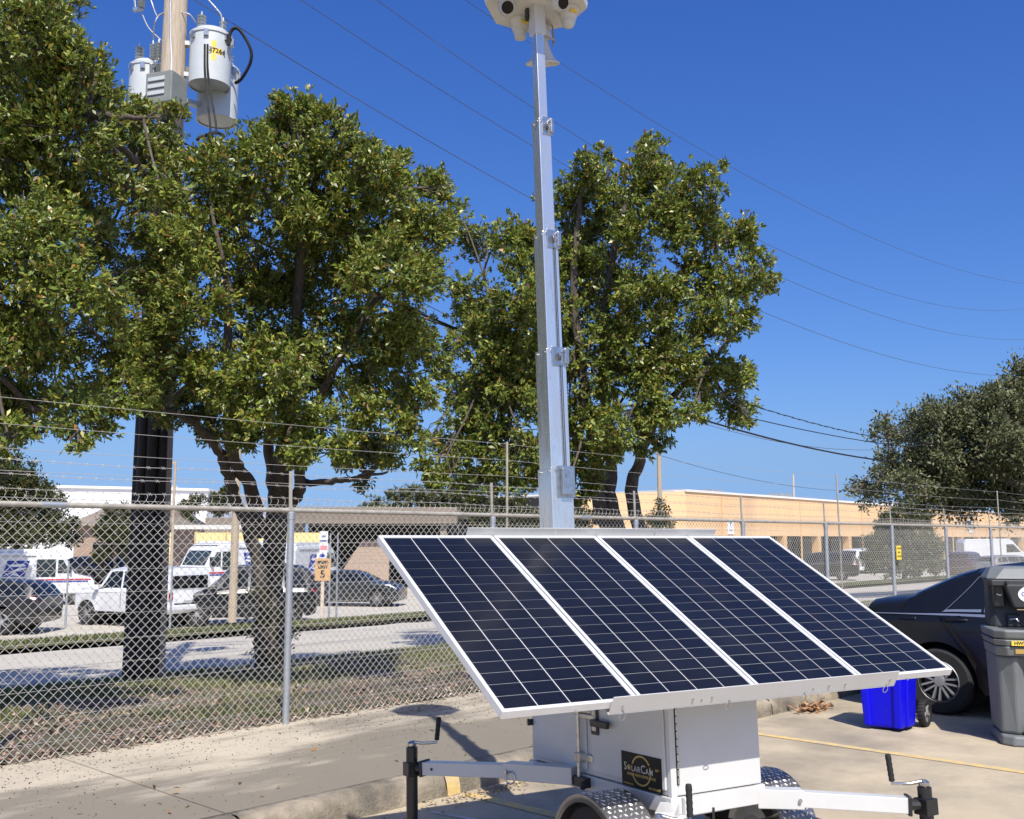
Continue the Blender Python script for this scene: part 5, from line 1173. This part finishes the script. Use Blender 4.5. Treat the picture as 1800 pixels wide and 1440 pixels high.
for x in (.5, w - .9): MB().box(x, x + .35, .3, .65, 0, 3.41).build('column', M_fascia, po)
a = at(290, 947, 60); b = at(500, 947, 60)
p3_ = bldg('brown_annex', 'brown flat-roofed annex left of the brick building', (a[0] + 2.3, a[1], -.9)); w = b[0] - a[0] - 2.3
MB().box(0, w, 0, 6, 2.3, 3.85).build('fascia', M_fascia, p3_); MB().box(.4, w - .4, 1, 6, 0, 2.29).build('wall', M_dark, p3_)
# yellow corrugated enclosure, with posts
M_corr = mat('yellow_sheet', (.62, .47, .20), .55, col2=(.54, .41, .18), scale=1.2)
a = at(286, 947, 53); b = at(566, 947, 53); w = b[0] - a[0]
ye = thing('corrugated_fence', 'pale yellow corrugated metal fence behind the postal trucks', 'fence', (a[0], a[1], -.9))
for i in range(5):
    x0, x1 = w * i / 5 + .03, w * (i + 1) / 5 - .03; V = []; F = []; n = int((x1 - x0) / .05)
    if i == 0: x1 = x0 + w * .06; n = int((x1 - x0) / .05)
    for k in range(n + 1):
        x = x0 + (x1 - x0) * k / n; y = .035 * math.sin(x * 2 * math.pi / .2); V += [(x, y, .1), (x, y, 2.95)]
    F = [(2 * k, 2 * k + 2, 2 * k + 3, 2 * k + 1) for k in range(n)]
    o = MB().add(V, F).build('corrugated_panel', M_corr, ye, smooth=50, fix=False); so = o.modifiers.new('thickness', 'SOLIDIFY'); so.thickness = .004
    MB().box(x0 - .06, x0 + .06, .06, .18, 0, 3.0).build('post', M_corr, ye)
MB().box(w * .06, w * .5, .05, .2, 3.12, 3.34).build('beam', M_cream, ye)
# white warehouse and brown roofs behind
a = at(92, 947, 125); b = at(362, 947, 125)
wh = bldg('white_warehouse', 'plain white warehouse on the horizon behind the utility pole', (a[0], a[1], -.9)); w = b[0] - a[0]
M_wmetal = mat('white_metal_wall', (.80, .80, .80), .6, col2=(.76, .77, .78), scale=.3, stretch=(4, 1, .2))
g = MB(); g.hexa([(-8, 0, 0), (w, 0, 0), (w, 30, 0), (-8, 30, 0)], [(-8, 0, 9.0), (w, 0, 8.4), (w, 30, 8.4), (-8, 30, 9.0)]); g.build('wall', M_wmetal, wh)
MB().hexa([(-8, -.3, 9.0), (w + .2, -.3, 8.4), (w + .2, 30, 8.4), (-8, 30, 9.0)], [(-8, -.3, 9.3), (w + .2, -.3, 8.7), (w + .2, 30, 8.7), (-8, 30, 9.3)]).build('eave', M_trimw, wh)
MB().box(w * .62, w * .70, 3, 6, 8.75, 9.3).build('roof_vent', M_trimw, wh)
a = at(130, 947, 70); b = at(300, 947, 70)
hb = bldg('brown_house', 'brown building half hidden by shrubs left of the utility pole', (a[0], a[1], -.9)); w = b[0] - a[0]
M_tan = mat('tan_wall', (.36, .25, .18), .9, col2=(.31, .215, .155), scale=.8)
MB().box(0, w, 0, 8, 0, 3.5).build('wall', M_tan, hb)
MB().hexa([(-.5, -.6, 3.5), (w + .5, -.6, 3.5), (w + .5, 8, 3.5), (-.5, 8, 3.5)], [(1.5, 2.5, 5.0), (w - 1.5, 2.5, 5.0), (w - 1.5, 5.5, 5.0), (1.5, 5.5, 5.0)]).build('roof', M_fascia, hb)
for k in range(3): MB().box(w * (.2 + .26 * k), w * (.2 + .26 * k) + 1.0, -.03, -.005, .9, 2.4).build('window', M_glass, hb)
a = at(700, 947, 150); b = at(1000, 947, 150)
wb = bldg('white_shed', 'white distant shed roof peeking through the tree by the mast', (a[0], a[1], -.9)); w = b[0] - a[0]
MB().hexa([(0, 0, 0), (w, 0, 0), (w, 20, 0), (0, 20, 0)], [(0, 0, 5.5), (w, 0, 7.6), (w, 20, 7.6), (0, 20, 5.5)]).build('wall', M_wmetal, wb)
# ------------------------------------------------------------------ far poles, signs
def pole(name, label, px, Y, ztop, r, m, zb=-.9, cat='pole', group=None):
    p = at(px, 947, Y); t = thing(name, label, cat, (p[0], p[1], zb), group=group)
    MB().lathe([(r, 0), (r * .75, ztop - zb)], 14).build('shaft', m, t, smooth=40); return t
M_tanpole = mat('tan_pole', (.46, .37, .26), .85, col2=(.36, .29, .2), scale=6, stretch=(5, 5, .4))
pole('utility_pole', 'tan wooden pole standing between the parked vehicles near the speed sign', 413, 29.6, 4.55, .125, M_tanpole, -.62, 'utility pole')
pole('utility_pole', 'greenish wooden pole rising beyond the fence right of the mast', 1161, 48, 6.4, .13, M_tanpole, cat='utility pole')
pole('utility_pole', 'thin dark pole rising above the beige building roof', 1398, 165, 12.0, .18, M_pole, cat='utility pole')
t = pole('lamp_post', 'thin brown post with a short arm just right of the thick utility pole', 303, 46, 5.2, .07, M_tanpole, cat='lamp post')
MB().bar((0, 0, 6.02), (-.55, 0, 6.02), .09, .09).build('arm', M_tanpole, t); MB().box(-.75, -.45, -.12, .12, 5.88, 6.0).build('lamp', M_black, t, bevel=.02)
for px, lab in ((123, 'thin grey pipe post in front of the dark crossover'), (305, 'thin grey pipe post at the rear of the white off-road vehicle')):
    pole('pipe_post', lab, px, 27.6, 1.15, .03, M_galv, -.62, 'post', 'pipe posts at the lot edge')
for px, lab in ((581, 'left of two slim signposts beside the orange speed sign'), (594, 'right of two slim signposts beside the orange speed sign')):
    pole('sign_post', lab, px, 30.5, 1.9, .03, M_galv, -.75, 'post', 'slim posts by the speed sign')
p = at(569, 947, 28.0)
ss = thing('speed_sign', 'orange speed sign reading 5 below white notices on a pale post', 'sign', (p[0], p[1], -.42))
M_signor = mat('sign_orange', (.66, .38, .16), .6, col2=(.60, .34, .15), scale=5); M_pale = mat('pale_post', (.62, .52, .42), .8)
def sz(y): return at(569, y, 28.0)[2] + .42
MB().box(-.045, .045, -.02, .03, 0, sz(940)).build('post', M_pale, ss)
MB().box(-.21, .21, -.035, -.021, sz(1021), sz(982)).build('speed_board', M_signor, ss)
def stext(body, size, y, m, dy=-.037, x=0): text('lettering', body, size, m, ss, basis((1, 0, 0), (0, 0, 1), (0, -1, 0), (x, dy, sz(y))), ext=.001, bold=.006)
stext('SPEED', .11, 989, M_ink); stext('LIMIT', .11, 997, M_ink); stext('5', .29, 1010, M_ink)
MB().box(-.17, .10, -.038, -.023, sz(981.5), sz(972)).build('notice', M_plain, ss); MB().box(-.10, .12, -.036, -.022, sz(971.5), sz(934)).build('notice', M_plain, ss)
MB().box(-.085, .105, -.040, -.037, sz(967), sz(959)).build('pink_band', mat('sign_pink', (.75, .25, .28), .6), ss); MB().lathe([(.075, 0), (.075, .003), (0, .003)], 20, basis((1, 0, 0), (0, 0, 1), (0, -1, 0), (-.02, -.0385, sz(976.5))) @ Matrix.Diagonal((1, .7, 1, 1)), cap=False).build('blue_oval', M_blue, ss)
stext('NO', .07, 943, M_blue, -.0375, .01); stext('PARKING', .045, 951, M_blue, -.0375, .01)
# ------------------------------------------------------------------ background planting
def bush(name, label, px, Y, Ls, yj, dens, size, cat='shrub', cols=OAKS, per=10, spread=.07, group=None, zb=-.9, wr=.45):
    b = at(px, 947, Y); b = np.array([b[0], b[1], zb])
    top = at(Ls[0][0], Ls[0][1], Y)
    return tree(name, label, b, lobes_at(Ls, Y, yj=yj), [([b, b * .5 + np.array(top) * .5, top], .12, .03)], dens=dens, size=size, cat=cat, cols=cols, per=per, spread=spread, leafm=M_leaf2, lr=.05, group=group, wr=wr)
MIX = ([(.055, .07, .016), (.038, .050, .014), (.085, .09, .02), (.13, .10, .03)], [.4, .3, .2, .1])
G3 = 'shrubs and trees across the road'
bush('small_tree', 'bushy small tree behind the first postal truck at the left edge', 10, 50, [(10, 850, 38), (-15, 820, 45), (40, 835, 30), (60, 870, 38), (15, 890, 42), (85, 895, 32), (50, 910, 36), (105, 920, 26), (0, 930, 40), (75, 935, 34), (120, 945, 18), (-30, 880, 50), (30, 960, 30)], 1.0, .16, .17, 'tree', MIX, group=G3)
bush('shrub', 'leafy shrub against the brown building left of the utility pole', 205, 60, [(205, 905, 22), (185, 925, 22), (215, 935, 24), (195, 955, 24), (225, 960, 18), (180, 975, 16), (240, 915, 18)], .8, .2, .17, 'shrub', MIX, group=G3)
bush('small_tree', 'green tree top showing right of the thick utility pole', 340, 75, [(330, 895, 16), (345, 880, 12), (320, 915, 18), (305, 930, 16), (375, 880, 12), (400, 870, 14), (385, 895, 14)], 1.0, .22, .2, 'tree', MIX, group=G3)
bush('dark_tree', 'dense dark tree crown above the brick building roof', 720, 78, [(700, 878, 24), (660, 890, 18), (730, 870, 20), (765, 880, 24), (800, 872, 24), (640, 898, 12), (790, 895, 24), (740, 895, 20), (690, 900, 16)], 1.2, .12, .22, 'tree', OAKS, group=G3)
bush('dark_tree', 'dark evergreen trees closing the view left of the mast base', 880, 70, [(880, 895, 26), (840, 890, 28), (910, 905, 26), (930, 915, 26), (850, 920, 26), (890, 925, 24), (960, 920, 22), (820, 910, 22), (1010, 915, 20), (1040, 910, 18)], 1.2, .14, .22, 'tree', MIX, group=G3)
bush('hedge', 'conical clipped hedge plant in front of the beige building', 1585, 54, [(1590, 905, 22), (1560, 915, 18), (1620, 915, 18), (1570, 940, 30), (1610, 940, 30), (1550, 965, 28), (1590, 965, 32), (1630, 965, 28), (1535, 985, 20), (1560, 990, 24), (1600, 990, 24), (1640, 990, 20)], 1.0, .35, .14, 'hedge', OAKS, group=G3)
bush('vine', 'vine climbing the far pole beyond the fence right of the mast', 1160, 46.5, [(1160, 905, 14), (1150, 920, 16), (1170, 920, 14), (1162, 885, 8), (1160, 935, 18)], .3, .35, .12, 'vine', MIX, group=G3)
bush('dark_tree', 'dark foliage mass behind the tall post at the left edge of the lot', -60, 36, [(-60, 700, 80), (-20, 740, 50), (-90, 820, 90)], .8, .2, .15, 'tree', OAKS, group=G3)
